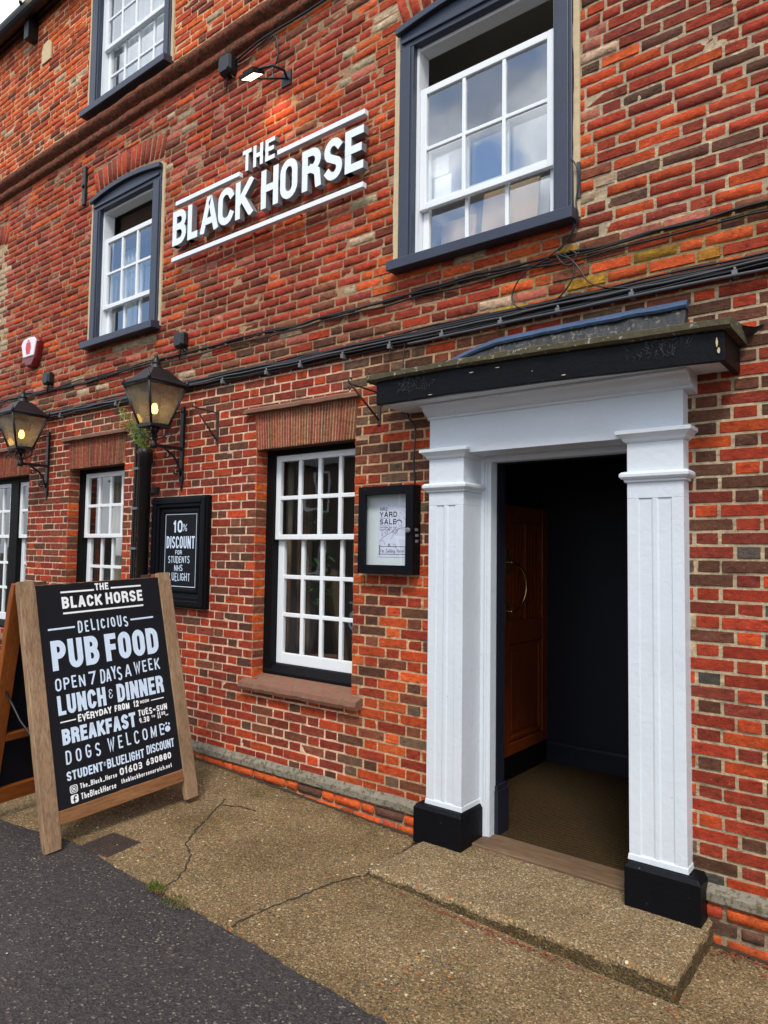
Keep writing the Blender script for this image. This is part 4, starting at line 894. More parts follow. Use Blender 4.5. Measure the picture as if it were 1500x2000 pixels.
# weeds in the pipe top
t = thing('weed_plant', 'feathery light green weed growing out of the standpipe top', 'plant', (X, Y, 2.54)); mb = MB(); ms = MB(); rg = random.Random(3)
for k in range(30):
    a = rg.uniform(0, 2*pi) if k > 20 else rg.uniform(pi*.8, pi*1.4); ln = rg.uniform(.26, .50); sp = rg.uniform(.25, .85); pts = []
    for i in range(9):
        s = i/8*ln; pts.append(Vector((X+cos(a)*s*sp*1.0, Y+sin(a)*s*sp*.7-.02*s, 2.50+s*(1-.55*s*sp))))
    ms.tube(pts, .0022, 4)
    for i in range(2, 9):
        for sd_ in (-1, 1):
            d = (pts[i]-pts[i-1]).normalized(); n = d.cross(Vector((rg.uniform(-1, 1), rg.uniform(-1, 1), .6))).normalized()*sd_; l = rg.uniform(.028, .06); p = pts[i]; w2 = d*.007; mb.poly([p-w2, p+n*l*.5+d*l*.25-w2*.8, p+n*l+d*l*.45, p+n*l*.5+d*l*.25+w2])
mb.build('leaves', M['leaf'], t); ms.build('stems', M['leaf'], t)
mb = MB()
for k in range(16): a = rg.uniform(0, 2*pi); l = rg.uniform(.04, .12); mb.tube([(X+.05*cos(a), Y+.05*sin(a), 2.55), (X+.075*cos(a), Y+.075*sin(a), 2.55-l*.4), (X+.07*cos(a)+.02, Y+.07*sin(a), 2.55-l)], .0025, 4)
mb.build('roots', M['dryleaf'], t)

# ------------------------------------------------------------------ cables, boxes, small wall fittings
def wavy(x0, x1, z, y, seed, amp=.012, sag=0, n=60):
    P = []
    for i in range(n+1):
        x = x0+(x1-x0)*i/n; P.append((x, y+.006*mn.noise(Vector((x*2.3, seed, 1)))-.003, z+amp*mn.noise(Vector((x*1.1, seed*3.1, 4)))+.5*amp*mn.noise(Vector((x*4, seed, 9)))-sag*sin(pi*i/n)))
    return P
t = thing('cable_bundle', 'thick bundle of black cables clipped along the wall above the ground floor', 'cable', (-4, -.02, 3.04))
for k, (dz, y, r, mt) in enumerate(((.030, -.014, .010, 'cable'), (.012, -.018, .011, 'cable'), (-.008, -.016, .009, 'cable'), (-.028, -.014, .008, 'cable'), (.045, -.012, .006, 'cable'), (.004, -.034, .0065, 'cablegrey'), (-.018, -.034, .006, 'cable'))):
    mb = MB(); mb.tube(wavy(-11.4, 2.5, 3.045+dz, y, k+1.5, .016, n=200), r, 7); mb.build('cable', M[mt], t)
mb = MB(); mb.tube(wavy(-2.6, 2.5, 3.005, -.042, 9.5, .006, n=70), .0085, 8); mb.build('conduit', M['cablegrey'], t)
for x in (-10.2, -9.1, -8.0, -6.9, -5.9, -4.4, -3.9, -3.55, -3.15, -2.75, -2.35, -1.95, -1.6, -1.2, -.72, -.2, .4, 1.2): mb = MB(); mb.box(x-.012, x+.012, -.05, -.002, 3.0, 3.03); mb.lathe([(.008, 3.028), (.006, 3.045)], x, -.04, 6); mb.build('clip', M['clip'], t)
t = thing('cable_run', 'thin black cables sagging along the wall under the first floor sills', 'cable', (-4, -.02, 3.3))
for k, (dz, y, r) in enumerate(((0, -.012, .008), (.014, -.016, .006), (-.014, -.014, .0055))):
    mb = MB(); mb.tube(wavy(-11.4, 2.5, 3.325+dz-.02*k*.4, y, k+20.5, .03, n=150), r, 6); mb.build('cable', M['cable'], t)
t = thing('cable_loops', 'loose loops of thin black cable hanging under the large right window sill', 'cable', (-1.65, -.02, 3.3))
def loop(pts, r=.0042):
    mb = MB(); P = [Vector((x, -.02-.012*abs(sin(i*1.3)), q)) for i, (x, q) in enumerate(pts)]; S = []
    for i in range(len(P)-1):
        a, b, c, d = P[max(i-1, 0)], P[i], P[i+1], P[min(i+2, len(P)-1)]
        for k in range(8):
            s = k/8; S.append(.5*((2*b)+(c-a)*s+(2*a-5*b+4*c-d)*s*s+(3*b-a-3*c+d)*s**3))
    S.append(P[-1]); mb.tube(S, r, 6); mb.build('cable', M['cable'], t)
loop([(-1.66, 3.33), (-1.80, 3.28), (-1.88, 3.18), (-1.86, 3.10), (-1.76, 3.06), (-1.64, 3.07), (-1.53, 3.16), (-1.52, 3.27), (-1.60, 3.33)])
loop([(-1.62, 3.34), (-1.57, 3.27), (-1.52, 3.26), (-1.50, 3.31), (-1.54, 3.34)])
loop([(-1.58, 3.34), (-1.50, 3.25), (-1.43, 3.14), (-1.34, 3.09), (-1.22, 3.06)])
loop([(-1.53, 3.85), (-1.50, 3.80), (-1.485, 3.72), (-1.50, 3.60), (-1.49, 3.50), (-1.55, 3.40), (-1.66, 3.33)])
loop([(-1.52, 3.78), (-1.515, 3.64), (-1.52, 3.45), (-1.60, 3.35)], .0035)
mb = MB(); mb.box(-1.50, -1.482, -.022, -.002, 3.62, 3.82); mb.build('conduit', M['cablegrey'], t)
t = thing('box_cable', 'thin black wire running down the wall to the poster case', 'cable', (-2.56, -.01, 2.3))
loop([(-2.62, 2.58), (-2.60, 2.54), (-2.555, 2.48), (-2.548, 2.38), (-2.555, 2.28), (-2.55, 2.12)], .006); loop([(-2.64, 3.02), (-2.645, 2.92), (-2.64, 2.80)], .004)
def jbox(name, x, q, w, h, d, label, cat):
    t = thing(name, label, cat, (x, 0, q)); mb = MB(); wrapb = [(x-w/2, -.001, q-h/2), (x+w/2, -.001, q-h/2)]
    mb.loft([[(x+w/2*a, y, q+h/2*b) for a, b in ((-1, -.7), (-.7, -1), (.7, -1), (1, -.7), (1, .7), (.7, 1), (-.7, 1), (-1, .7))] for y in (-.001, -d*.7)]+[[(x+w/2*.8*a, -d, q+h/2*.8*b) for a, b in ((-1, -.7), (-.7, -1), (.7, -1), (1, -.7), (1, .7), (.7, 1), (-.7, 1), (-1, .7))]]); mb.build('case', M['black'], t, bevel=.003)
    mb = MB(); mb.tube([(x, -d*.5, q-h/2), (x-.01, -d*.4, q-h/2-.03), (x-.03, -.02, q-h/2-.09)], .005, 6); mb.tube([(x+w*.3, -d*.5, q-h/2), (x+.08, -.02, q-h/2-.06)], .005, 6); mb.build('lead', M['cable'], t)
    return t
jbox('junction_box', -4.965, 3.445, .125, .13, .07, 'black junction box on the wall above the nearer lantern', 'junction box')
jbox('junction_box', -7.19, 3.435, .125, .13, .07, 'black junction box on the wall between the alarm box and far lantern', 'junction box')
jbox('junction_box', -4.44, 5.60, .14, .16, .09, 'black junction box under the brick string course beside the floodlight', 'junction box')
t = thing('floodlight_cable', 'black cable looping from the string course to the floodlight', 'cable', (-3.9, 0, 5.6))
loop([(-4.40, 5.62), (-4.2, 5.64), (-4.0, 5.665), (-3.6, 5.655), (-3.2, 5.66)], .009); loop([(-4.38, 5.60), (-4.1, 5.62), (-3.93, 5.66)], .006); loop([(-3.93, 5.64), (-3.88, 5.58), (-3.87, 5.45), (-3.92, 5.34), (-3.90, 5.26)], .006)
t = thing('floodlight', 'small lit floodlight on a stalk shining down the wall over the sign', 'floodlight', (-3.86, 0, 5.25))
Mf = Matrix.Translation((-3.90, -.25, 5.175)) @ Matrix.Rotation(rad(24), 4, 'X') @ Matrix.Scale(.68, 4)
mb = MB(); mb.box(-.115, .115, -.09, .09, .0, .03, M=Mf); mb.box(-.08, .08, -.05, .06, .03, .055, M=Mf)
for i in range(6): mb.box(-.075+.028*i, -.065+.028*i, -.05, .06, .055, .07, M=Mf)
for a, b, c, d in ((-.115, .115, -.09, -.078), (-.115, .115, .078, .09)): mb.box(a, b, c, d, -.01, 0, M=Mf)
for a, b in ((-.115, -.1), (.1, .115)): mb.box(a, b, -.078, .078, -.01, 0, M=Mf)
mb.build('housing', M['black'], t, bevel=.002)
mb = MB(); mb.box(-.1, .1, -.078, .078, -.004, -.001, M=Mf); mb.build('lens', M['led'], t)
mb = MB(); mb.tube([(-3.83, -.25, 5.20), (-3.74, -.2, 5.22), (-3.72, -.1, 5.23), (-3.78, -.012, 5.24)], .010, 6); mb.tube([(-3.95, -.25, 5.20), (-3.92, -.15, 5.22), (-3.80, -.012, 5.25)], .007, 6); mb.box(-3.84, -3.74, -.012, -.001, 5.19, 5.30); mb.build('bracket', M['black'], t)
ld = bpy.data.lights.new('floodlight_lamp', 'SPOT'); ld.energy = 4; ld.color = (1, .72, .34); ld.spot_size = rad(125); ld.spot_blend = .8; ld.shadow_soft_size = .06
lo = bpy.data.objects.new('lamp', ld); C.objects.link(lo); lo.parent = t; lo.location = (-.01, -.22, -.125); lo.rotation_euler = (rad(34), 0, 0)
t = thing('eaves_floodlight', 'lit floodlight fixed under the black gutter at the top left corner', 'floodlight', (-7.8, -.2, 7.4))
Mf = Matrix.Translation((-7.66, -.30, 7.60)) @ Matrix.Rotation(rad(25), 4, 'X')
mb = MB(); mb.box(-.1, .1, -.07, .07, 0, .05, M=Mf); mb.build('housing', M['black'], t, bevel=.003)
mb = MB(); mb.box(-.085, .085, -.058, .058, -.006, -.001, M=Mf); mb.build('lens', M['led'], t)
mb = MB(); mb.box(-7.90, -7.80, -.11, .0, 7.34, 7.56); mb.tube([(-7.85, -.08, 7.54), (-7.78, -.2, 7.62), (-7.7, -.27, 7.63)], .02, 6); mb.build('bracket', M['black'], t)
t = thing('wall_tie_plate', 'narrow black iron tie plate on the wall left of the middle window', 'tie plate', (-6.64, 0, 5.3)); mb = MB(); mb.box(-6.668, -6.615, -.03, -.001, 5.11, 5.50); mb.build('plate', M['black'], t, bevel=.006); mb = MB(); mb.lathe([(.022, 0), (.018, .02)], 0, 0, 10); mb.v = [(-6.642+a, -.03-c, 5.30+b) for a, b, c in mb.v]; mb.build('bolt', M['black'], t)
t = thing('alarm_box', 'white and dark red burglar alarm box on the brick wall', 'alarm', (-7.54, 0, 3.75))
pr = [(-7.72, 3.86), (-7.66, 3.915), (-7.54, 3.93), (-7.42, 3.915), (-7.36, 3.86), (-7.42, 3.68), (-7.48, 3.61), (-7.60, 3.61), (-7.66, 3.68)]
cx_, cz_ = -7.54, 3.78; sc_ = lambda k, y: [(cx_+(a-cx_)*k, y, cz_+(b-cz_)*k) for a, b in pr]
mb = MB(); mb.loft([sc_(1, -.001), sc_(1, -.055), sc_(.93, -.072)]); mb.build('body', M['alarmred'], t, bevel=.004)
pr2 = [(-7.70, 3.86), (-7.65, 3.905), (-7.54, 3.915), (-7.43, 3.905), (-7.38, 3.86), (-7.425, 3.71), (-7.655, 3.71)]
mb = MB(); mb.loft([[(a, -.066, b) for a, b in pr2], [(a, -.082, b) for a, b in pr2]]); mb.build('cover', M['alarmwhite'], t, bevel=.006)
mb = MB(); mb.poly([(-7.575, -.0835, 3.735), (-7.505, -.0835, 3.735), (-7.48, -.0835, 3.80), (-7.50, -.0835, 3.865), (-7.54, -.0835, 3.89), (-7.58, -.0835, 3.865), (-7.60, -.0835, 3.80)]); mb.build('emblem', M['logored'], t)
mb = MB(); mb.poly([(-7.578, -.0842, 3.862), (-7.502, -.0842, 3.862), (-7.504, -.0842, 3.868), (-7.576, -.0842, 3.868)]); mb.build('emblem_mark', M['alarmwhite'], t)

# ------------------------------------------------------------------ poster case
t = thing('poster_case', 'black framed glazed poster case with a yard sale poster beside the doorway', 'poster case', (-2.73, 0, 1.84))
x0, x1, q0, q1 = -2.952, -2.520, 1.560, 2.112
mb = MB(); mb.box(x0, x1, -.0165, -.001, q0, q1); mb.box(x0, x0+.02, -.068, -.0165, q0, q1); mb.box(x1-.02, x1, -.068, -.0165, q0, q1); mb.box(x0+.02, x1-.02, -.068, -.0165, q0, q0+.02); mb.box(x0+.02, x1-.02, -.068, -.0165, q1-.02, q1); mb.build('case', M['blackpaint'], t)
mb = MB(); fx = .055; mb.box(x0, x0+fx, -.086, -.069, q0, q1); mb.box(x1-fx, x1, -.086, -.069, q0, q1); mb.box(x0+fx, x1-fx, -.0855, -.069, q0, q0+fx); mb.box(x0+fx, x1-fx, -.0855, -.069, q1-fx, q1); mb.build('door_frame', M['blackpaint'], t, bevel=.003)
mb = MB(); mb.box(x0+.02, x1-.02, -.021, -.017, q0+.02, q1-.02); mb.build('pinboard', M['backing'], t)
mb = MB(); mb.poly([(x0+fx-.004, -.074, q0+fx-.004), (x1-fx+.004, -.074, q0+fx-.004), (x1-fx+.004, -.074, q1-fx+.004), (x0+fx-.004, -.074, q1-fx+.004)]); mb.build('glass', M['clearglass'], t)
mb = MB(); mb.lathe([(.016, 0), (.018, .012), (.010, .02)], 0, 0, 12); mb.v = [(x1-.028+a, -.086-c, 1.83+b) for a, b, c in mb.v]
mb2 = [(x1+.0005, -.05, 1.835), (x1+.0005, -.045, 1.80), (x1+.0005, -.045, 1.765)]
for p in mb2: mb.box(p[0], p[0]+.01, p[1]-.01, p[1]+.01, p[2]-.008, p[2]+.008)
mb.build('lock', M['clip'], t)
po = thing('poster', 'white yard sale poster with black line drawing inside the poster case', 'poster', (-2.72, -.022, 1.84))
px0, px1, pz0, pz1 = -2.835, -2.598, 1.665, 2.0
mb = MB(); mb.box(px0, px1, -.0235, -.022, pz0, pz1); mb.build('sheet', M['paper'], po)
mb = MB(); OO = Vector((px0, -.0235, pz0)); a = (OO, eu, ev, en, .0006)
wP, hP = px1-px0, pz1-pz0
write(mb, 'NR2', .016, .075, hP-.042, hP-.020, .0032, *a, clip=False); write(mb, 'YARD', .014, .150, hP-.082, hP-.048, .0062, *a); rule(mb, .014, .095, hP-.089, .0016, *a); write(mb, 'SALE', .014, .145, hP-.128, hP-.095, .0062, *a); rule(mb, .014, .095, hP-.136, .0016, *a)
write(mb, 'SATURDAY 2ND JULY', .014, .150, hP-.152, hP-.142, .0014, *a, clip=False); write(mb, '10AM - 4PM'.replace('4', '3'), .014, .095, hP-.167, hP-.158, .0013, *a, clip=False)
write(mb, "I'm Selling Here!", .022, wP-.026, .027, .052, .0024, *a, clip=False)
for u0, u1, v in ((.012, wP-.015, .066), (.012, wP-.015, .018)): rule(mb, u0, u1, v, .003, *a)
put_strokes(mb, [[[(.010, .012), (.016, .012), (.016, .075), (.010, .075)]], [[(wP-.018, .017), (wP-.015, .017), (wP-.015, .067), (wP-.018, .067)]]], *a)
def ink(pts, tt=.0016): put_strokes(mb, [ribbon([(p[0]*wP, p[1]*hP) for p in pts], tt, 0)], *a)
ink([(.04,.30),(.2,.38),(.45,.47),(.7,.54),(.95,.56)]); ink([(.42,.33),(.5,.41),(.62,.5),(.78,.55)])
for cx, cy, r in ((.22,.46,.09), (.31,.50,.08), (.40,.48,.08), (.20,.41,.07), (.15,.26,.08)): ink([(cx+r*cos(rad(q)), cy+r*.72*sin(rad(q))) for q in range(-30, 250, 25)])
for k in range(9): q = rad(k*40); ink([(.58+.04*cos(q), .49+.03*sin(q)), (.58+.10*cos(q), .49+.07*sin(q))], .0028)
for k in range(12): uu, vv = .70+.26*((k*37) % 10)/10, .70+.26*((k*53) % 11)/11; ink([(uu, vv), (uu+.035, vv+.03)], .0014)
ink([(.7+.09*cos(rad(q)), .645+.05*sin(rad(q))) for q in range(0, 181, 20)], .006); ink([(.69,.64),(.70,.59),(.76,.58),(.8,.64)]); ink([(.80,.60),(.80,.52),(.95,.52)]); ink([(.35,.2),(.38,.25),(.42,.2)], .005); ink([(.52,.25),(.6,.22),(.62,.17),(.55,.2),(.52,.25)])
mb.build('print', M['ink'], po)

# ------------------------------------------------------------------ student discount notice
t = thing('notice_board', 'black framed chalk notice offering 10% discount fixed on the brick wall', 'notice board', (-4.9, 0, 1.68))
x0, x1, q0, q1 = -5.265, -4.535, 1.228, 2.131
mb = MB()
for a, b, c, d in ((x0, x0+.09, q0, q1), (x1-.09, x1, q0, q1), (x0+.09, x1-.09, q0, q0+.09), (x0+.09, x1-.09, q1-.09, q1)): mb.box(a, b, -.05, -.001, c, d)
for a, b, c, d in ((x0+.012, x0+.06, q0+.012, q1-.012), (x1-.06, x1-.012, q0+.012, q1-.012), (x0+.06, x1-.06, q0+.012, q0+.06), (x0+.06, x1-.06, q1-.06, q1-.012)): mb.box(a, b, -.064, -.049, c, d)
for a, b, c, d in ((x0+.115, x0+.145, q0+.12, q1-.105), (x1-.145, x1-.115, q0+.12, q1-.105), (x0+.145, x1-.145, q1-.135, q1-.105), (x0+.145, x1-.145, q0+.12, q0+.15)): mb.box(a, b, -.036, -.022, c, d)
mb.build('frame', M['blackpaint'], t, bevel=.007)
mb = MB(); mb.box(x0+.09, x1-.09, -.024, -.002, q0+.09, q1-.09); mb.build('panel', M['board'], t)
mb = MB(); OO = Vector((0, -.024, 0)); a = (OO, eu, ev, en, .0008)
L0, L1, B0, B1 = -5.105, -4.69, 1.395, 1.985
for u0, u1, v in ((L0, L1, B0), (L0, L1, B1)): rule(mb, u0, u1, v, .005, *a)
put_strokes(mb, [[[(L0, B0), (L0+.005, B0), (L0+.005, B1), (L0, B1)]], [[(L1-.005, B0), (L1, B0), (L1, B1), (L1-.005, B1)]]], *a)
write(mb, '10', -4.995, -4.875, 1.835, 1.935, .018, *a); write(mb, '%', -4.868, -4.815, 1.845, 1.905, .006, *a, clip=False)
write(mb, 'DISCOUNT', -5.085, -4.71, 1.705, 1.805, .014, *a); write(mb, 'FOR', -4.96, -4.875, 1.655, 1.69, .006, *a, clip=False)
write(mb, 'STUDENTS', -5.055, -4.77, 1.585, 1.642, .007, *a, clip=False, jit=.06); write(mb, 'NHS', -4.97, -4.86, 1.52, 1.57, .007, *a, clip=False, jit=.06); write(mb, 'BLUELIGHT', -5.075, -4.76, 1.44, 1.505, .007, *a, clip=False, jit=.06)
mb.build('lettering', M['letterpaint'], t)

# ------------------------------------------------------------------ A-board
O = Vector((-3.8285, -1.6059, .0438)); U = Vector((-.0454, .9982, .0388)).normalized(); V = Vector((-.1989, -.047, .9789)).normalized(); Nn = U.cross(V).normalized(); V = Nn.cross(U).normalized()
ab = thing('a_board', 'wooden A-frame pub board with white lettering on black standing on the pavement', 'sandwich board', (-4.15, -1.1, .06))
Mab = Matrix(((U.x, V.x, Nn.x, O.x), (U.y, V.y, Nn.y, O.y), (U.z, V.z, Nn.z, O.z), (0, 0, 0, 1)))
# timber uses local object coordinates close to world, grain along z / y
def leg(u0, u1, n0, n1, L0_, L1_, mat, name='leg', Mx=Mab):
    mb = MB(); rg = random.Random(int((u0+n0)*1000)); rings = []; n = 26
    for i in range(n+1):
        v = L0_+(L1_-L0_)*i/n; k = [.0014*mn.noise(Vector((v*9, j, u0))) for j in range(4)]; c = .004
        sh = .004 if i in (0, n) else 0
        rings.append([Mx @ Vector(p) for p in ((u0+k[0]+sh, v, n0+sh+c), (u0+k[0]+c+sh, v, n0+sh), (u1+k[1]-c-sh, v, n0+sh), (u1+k[1]-sh, v, n0+c+sh), (u1+k[2]-sh, v, n1-c-sh), (u1+k[2]-c-sh, v, n1-sh), (u0+k[3]+c+sh, v, n1-sh), (u0+k[3]+sh, v, n1-c-sh))])
    mb.loft(rings); return mb.build(name, M[mat], ab)
leg(0, .0979, -.045, .0, 0, 1.487, 'oldwood'); leg(.9464, 1.0443, -.045, .0, 0, 1.487, 'oldwood')
mb = MB(); n = 50; rings = []
for i in range(n+1):
    u = .0985+(.9455-.0985)*i/n; a = .0015*mn.noise(Vector((u*6, 0, 0))); rings.append([Mab @ Vector(p) for p in ((u, .118+a, -.042), (u, .118+a, -.006), (u, .122+a, -.003), (u, .191+a, -.003), (u, .194+a, -.006), (u, .194+a, -.042))])
mb.loft(rings); mb.build('rail', M['oldwoody'], ab)
pn = part('sign_panel', ab)
mb = MB(); n = 120; top, bot, rg = [], [], random.Random(5)
for i in range(n+1):
    u = .0985+(.9455-.0985)*i/n; e = mn.noise(Vector((u*14, 3, 0)))*.004+mn.noise(Vector((u*40, 7, 0)))*.004
    chip = max(0, mn.noise(Vector((u*11, 9, 0)))-.15)*.03; top.append((u, 1.457+e*.6-max(0, mn.noise(Vector((u*9, 1, 0)))-.25)*.02)); bot.append((u, .192+e+chip))
rf = [[Mab @ Vector((*t_, d)) for t_ in (bot[i], top[i])] for i in range(n+1) for d in (0,)]
for i in range(n):
    q = [(bot[i][0], bot[i][1]), (bot[i+1][0], bot[i+1][1]), (top[i+1][0], top[i+1][1]), (top[i][0], top[i][1])]
    f = [mb.vert(Mab @ Vector((x, y, -.008))) for x, y in q]; b = [mb.vert(Mab @ Vector((x, y, -.020))) for x, y in q]; mb.face(f); mb.face(b[::-1]); mb.face((f[0], b[0], b[1], f[1])); mb.face((f[3], f[2], b[2], b[3]))
mb.build('board', M['board'], pn)
mb = MB(); rings = []
for i in range(n+1):
    u = .0988+(.9452-.0988)*i/n; rings.append([Mab @ Vector(p) for p in ((u, .18, -.034), (u, 1.4625+.0015*mn.noise(Vector((u*30, 5, 5))), -.034), (u, 1.4625+.0015*mn.noise(Vector((u*30, 5, 5))), -.0215), (u, .18, -.0215))])
mb.loft(rings); mb.build('backing_ply', M['oldwoody'], pn)
A = (O+Nn*(-.008), U, V, Nn, .0012)
def line(parts_, mat):
    for p in parts_:
        mb = MB()
        if p[0] == '-': rule(mb, p[1], p[2], p[3], p[4], *A); mb.build('painted_rule', M[mat], pn)
        else: write(mb, p[0], *p[1:6], *A, **(p[6] if len(p) > 6 else {})); mb.build('lettering', M[mat], pn)
hand = dict(clip=False, jit=.05, gap=.22); 
line([('THE', .474, .568, 1.403, 1.447, .0095), ('-', .247, .466, 1.407, .0105), ('-', .583, .804, 1.411, .0105), ('BLACK', .249, .512, 1.309, 1.379, .0155), ('HORSE', .539, .808, 1.311, 1.383, .0155), ('-', .25, .806, 1.281, .0105)], 'letterwhite')
line([('DELICIOUS', .333, .676, 1.160, 1.228, .0095, dict(clip=False, jit=.10, gap=.34)), ('-', .147, .314, 1.195, .0105), ('-', .697, .869, 1.197, .0105)], 'letterpaint')
line([('PUB', .152, .452, .957, 1.129, .0355, dict(gap=.12)), ('FOOD', .497, .884, .960, 1.127, .0355, dict(gap=.12))], 'letterpaint')
line([('OPEN', .155, .342, .842, .912, .010, hand), ('7', .364, .413, .842, .918, .011, hand), ('DAYS', .442, .590, .842, .920, .010, dict(clip=False, jit=.12, gap=.1)), ('A', .612, .658, .846, .920, .010, hand), ('WEEK', .679, .874, .856, .930, .010, hand)], 'letterpaint')
line([('LUNCH', .157, .463, .703, .813, .0215, dict(gap=.13)), ('&', .483, .512, .737, .792, .005, dict(clip=False)), ('DINNER', .540, .882, .704, .813, .0215, dict(gap=.13))], 'letterpaint')
line([('-', .162, .258, .664, .007), ('EVERYDAY', .271, .492, .648, .688, .0085, dict(clip=False, jit=.1, gap=.05)), ('FROM', .512, .615, .652, .690, .0085, dict(clip=False, jit=.06)), ('12', .644, .683, .652, .690, .008, dict(clip=False)), ('NOON', .694, .758, .664, .684, .004, dict(clip=False)), ('-', .775, .872, .670, .006)], 'letterwhite')
line([('BREAKFAST', .164, .648, .536, .624, .0195, dict(gap=.10))], 'letterpaint')
line([('TUES~SUN', .669, .888, .590, .629, .008, dict(clip=False, jit=.08)), ('9.30', .671, .745, .545, .580, .007, dict(clip=False)), ('TO', .762, .790, .562, .576, .004, dict(clip=False)), ('11', .806, .832, .546, .586, .008, dict(clip=False)), ('30', .838, .868, .562, .584, .005, dict(clip=False)), ('AM', .868, .890, .552, .562, .003, dict(clip=False))], 'letterwhite')
line([('DOGS', .172, .390, .430, .503, .0095, dict(clip=False, jit=.07, gap=.5)), ('WELCOME', .438, .843, .436, .512, .0095, dict(clip=False, jit=.07, gap=.42))], 'letterpaint')
mb = MB(); put_strokes(mb, [[[(.872+.021*cos(rad(q)), .470+.019*sin(rad(q))) for q in range(0, 360, 24)]]]+[[[(.869+a+.0065*cos(rad(q)), .475+b+.008*sin(rad(q))) for q in range(0, 360, 45)]] for a, b in ((-.030, .002), (-.022, .022), (-.003, .030), (.017, .024))], *A); mb.build('paw_print', M['letterpaint'], pn)
line([('STUDENT', .166, .393, .337, .388, .0098, dict(gap=.12)), ('&', .399, .414, .36, .382, .003, dict(clip=False)), ('BLUELIGHT', .421, .678, .339, .392, .0092, dict(gap=.12)), ('DISCOUNT', .698, .907, .350, .403, .0086, dict(gap=.10))], 'letterpaint')
line([('The_Black_Horse', .238, .477, .276, .306, .0052, dict(clip=False)), ('01603', .497, .655, .278, .320, .0088, dict(clip=False)), ('630880', .683, .872, .285, .324, .0088, dict(clip=False)), ('TheBlackHorse', .238, .464, .216, .252, .0055, dict(clip=False)), ('theblackhorsenorwich.net', .499, .869, .229, .258, .0048, dict(clip=False))], 'letterwhite')
def rrect(x0, x1, y0, y1, r): return arc(x1-r, y1-r, r, r, 0, 90, 4)+arc(x0+r, y1-r, r, r, 90, 180, 4)+arc(x0+r, y0+r, r, r, 180, 270, 4)+arc(x1-r, y0+r, r, r, 270, 360, 4)
mb = MB(); put_strokes(mb, [[rrect(.176, .224, .265, .309, .012)], [rrect(.176, .222, .211, .256, .010)]], *A); mb.build('logo_icon', M['letterwhite'], pn)
mb = MB(); A2 = A[:4]+(.0021,)
def stroke(pts, tt): put_strokes(mb, [ribbon(pts, tt, 0)], *A2)
q = rrect(.183, .217, .271, .303, .008); stroke(q+[q[0]], .004); q = arc(.2, .287, .009, .009, 0, 360, 12); stroke(q, .004); put_strokes(mb, [[[(.208, .296), (.212, .296), (.212, .300), (.208, .300)]]], *A2)
stroke([(.197, .213), (.197, .240), (.202, .248), (.213, .248)], .007); stroke([(.188, .230), (.209, .230)], .0065); mb.build('logo_mark', M['board'], pn)
# rear frame, hinged at the top and leaning the other way
th = math.atan2(.215, 1.45); V2 = Vector((-sin(rad(19.5)), -.03, cos(rad(19.5)))); top_c = O+V*1.487; V2 = Vector((sin(rad(12.5)), .0, cos(rad(12.5)))).normalized(); N2 = U.cross(V2).normalized(); L2 = (top_c.z-.062)/V2.z
O2 = top_c-Nn*.052-V2*L2; Mb = Matrix(((U.x, V2.x, N2.x, O2.x), (U.y, V2.y, N2.y, O2.y), (U.z, V2.z, N2.z, O2.z), (0, 0, 0, 1)))
leg(.002, .092, -.04, .0, 0.0, L2-.012, 'newwood', Mx=Mb); leg(.952, 1.042, -.04, .0, -.035, L2-.012, 'newwood', Mx=Mb)
for v0, v1 in ((.105, .20), (.50, .545), (1.10, 1.15)):
    mb = MB(); mb.box(.0925, .9515, v0, v1, -.03, .0, M=Mb); mb.build('rail', M['newwoody'], ab, bevel=.002)
mb = MB(); mb.box(.0925, .9515, .16, 1.40, -.044, -.032, M=Mb); mb.build('rear_panel', M['board'], ab)
mb = MB(); a = Mab @ Vector((.04, .58, -.03)); b = Mb @ Vector((.05, .82, .0)); c = (a+b)/2+Vector((0, -.01, -.02)); mb.tube([a, a.lerp(c, .5)+Vector((0, 0, -.008)), c, c.lerp(b, .5), b], .007, 6); mb.build('strap', M['cable'], ab)
mb = MB()
for u in (.16, .88): mb.box(u-.03, u+.03, 1.44, 1.485, -.058, -.046, M=Mab)
mb.build('hinge', M['iron'], ab)

# ------------------------------------------------------------------ small things on the ground
t = thing('drain_cover', 'small rusty square iron drain cover set in the pavement beside the wooden board', 'drain cover', (-3.70, -1.30, GZ(-3.7)))
Md = Matrix.Translation((-3.70, -1.305, GZ(-3.70)+.001)) @ Matrix.Rotation(rad(8), 4, 'Z') @ Matrix.Rotation(math.atan(.036), 4, 'Y')
mb = MB(); mb.box(-.115, .115, -.115, .115, -.01, .003, M=Md); mb.build('frame', M['iron'], t)
mb = MB(); 
for i in range(9):
    for j in range(9):
        x = -.094+.0235*i; y = -.094+.0235*j; mb.box(x-.0085, x+.0085, y-.0085, y+.0085, .003, .0065, M=Md)
mb.build('lid', M['iron'], t)
def tuft(x, y, r, hgt, n, label, seed):
    rg = random.Random(seed); mb = MB(); z0 = GZ(x)
    for _ in range(n):
        a = rg.uniform(0, 2*pi); rr = r*rg.random()**.6; bx, by = x+rr*cos(a)*1.6, y+rr*sin(a); h_ = hgt*rg.uniform(.5, 1.1); la = rg.uniform(0, 2*pi); lx, ly = h_*.6*cos(la), h_*.6*sin(la); w_ = .0022
        mb.poly([(bx-w_, by, z0), (bx+w_, by, z0), (bx+lx*.5+w_*.6, by+ly*.5, z0+h_*.75), (bx+lx, by+ly, z0+h_)])
    o = mb.build('grass_tuft', M['grass'], loc=(x, y, z0)); tag(o, label, 'grass tuft', 'grass tufts at the pavement edge')
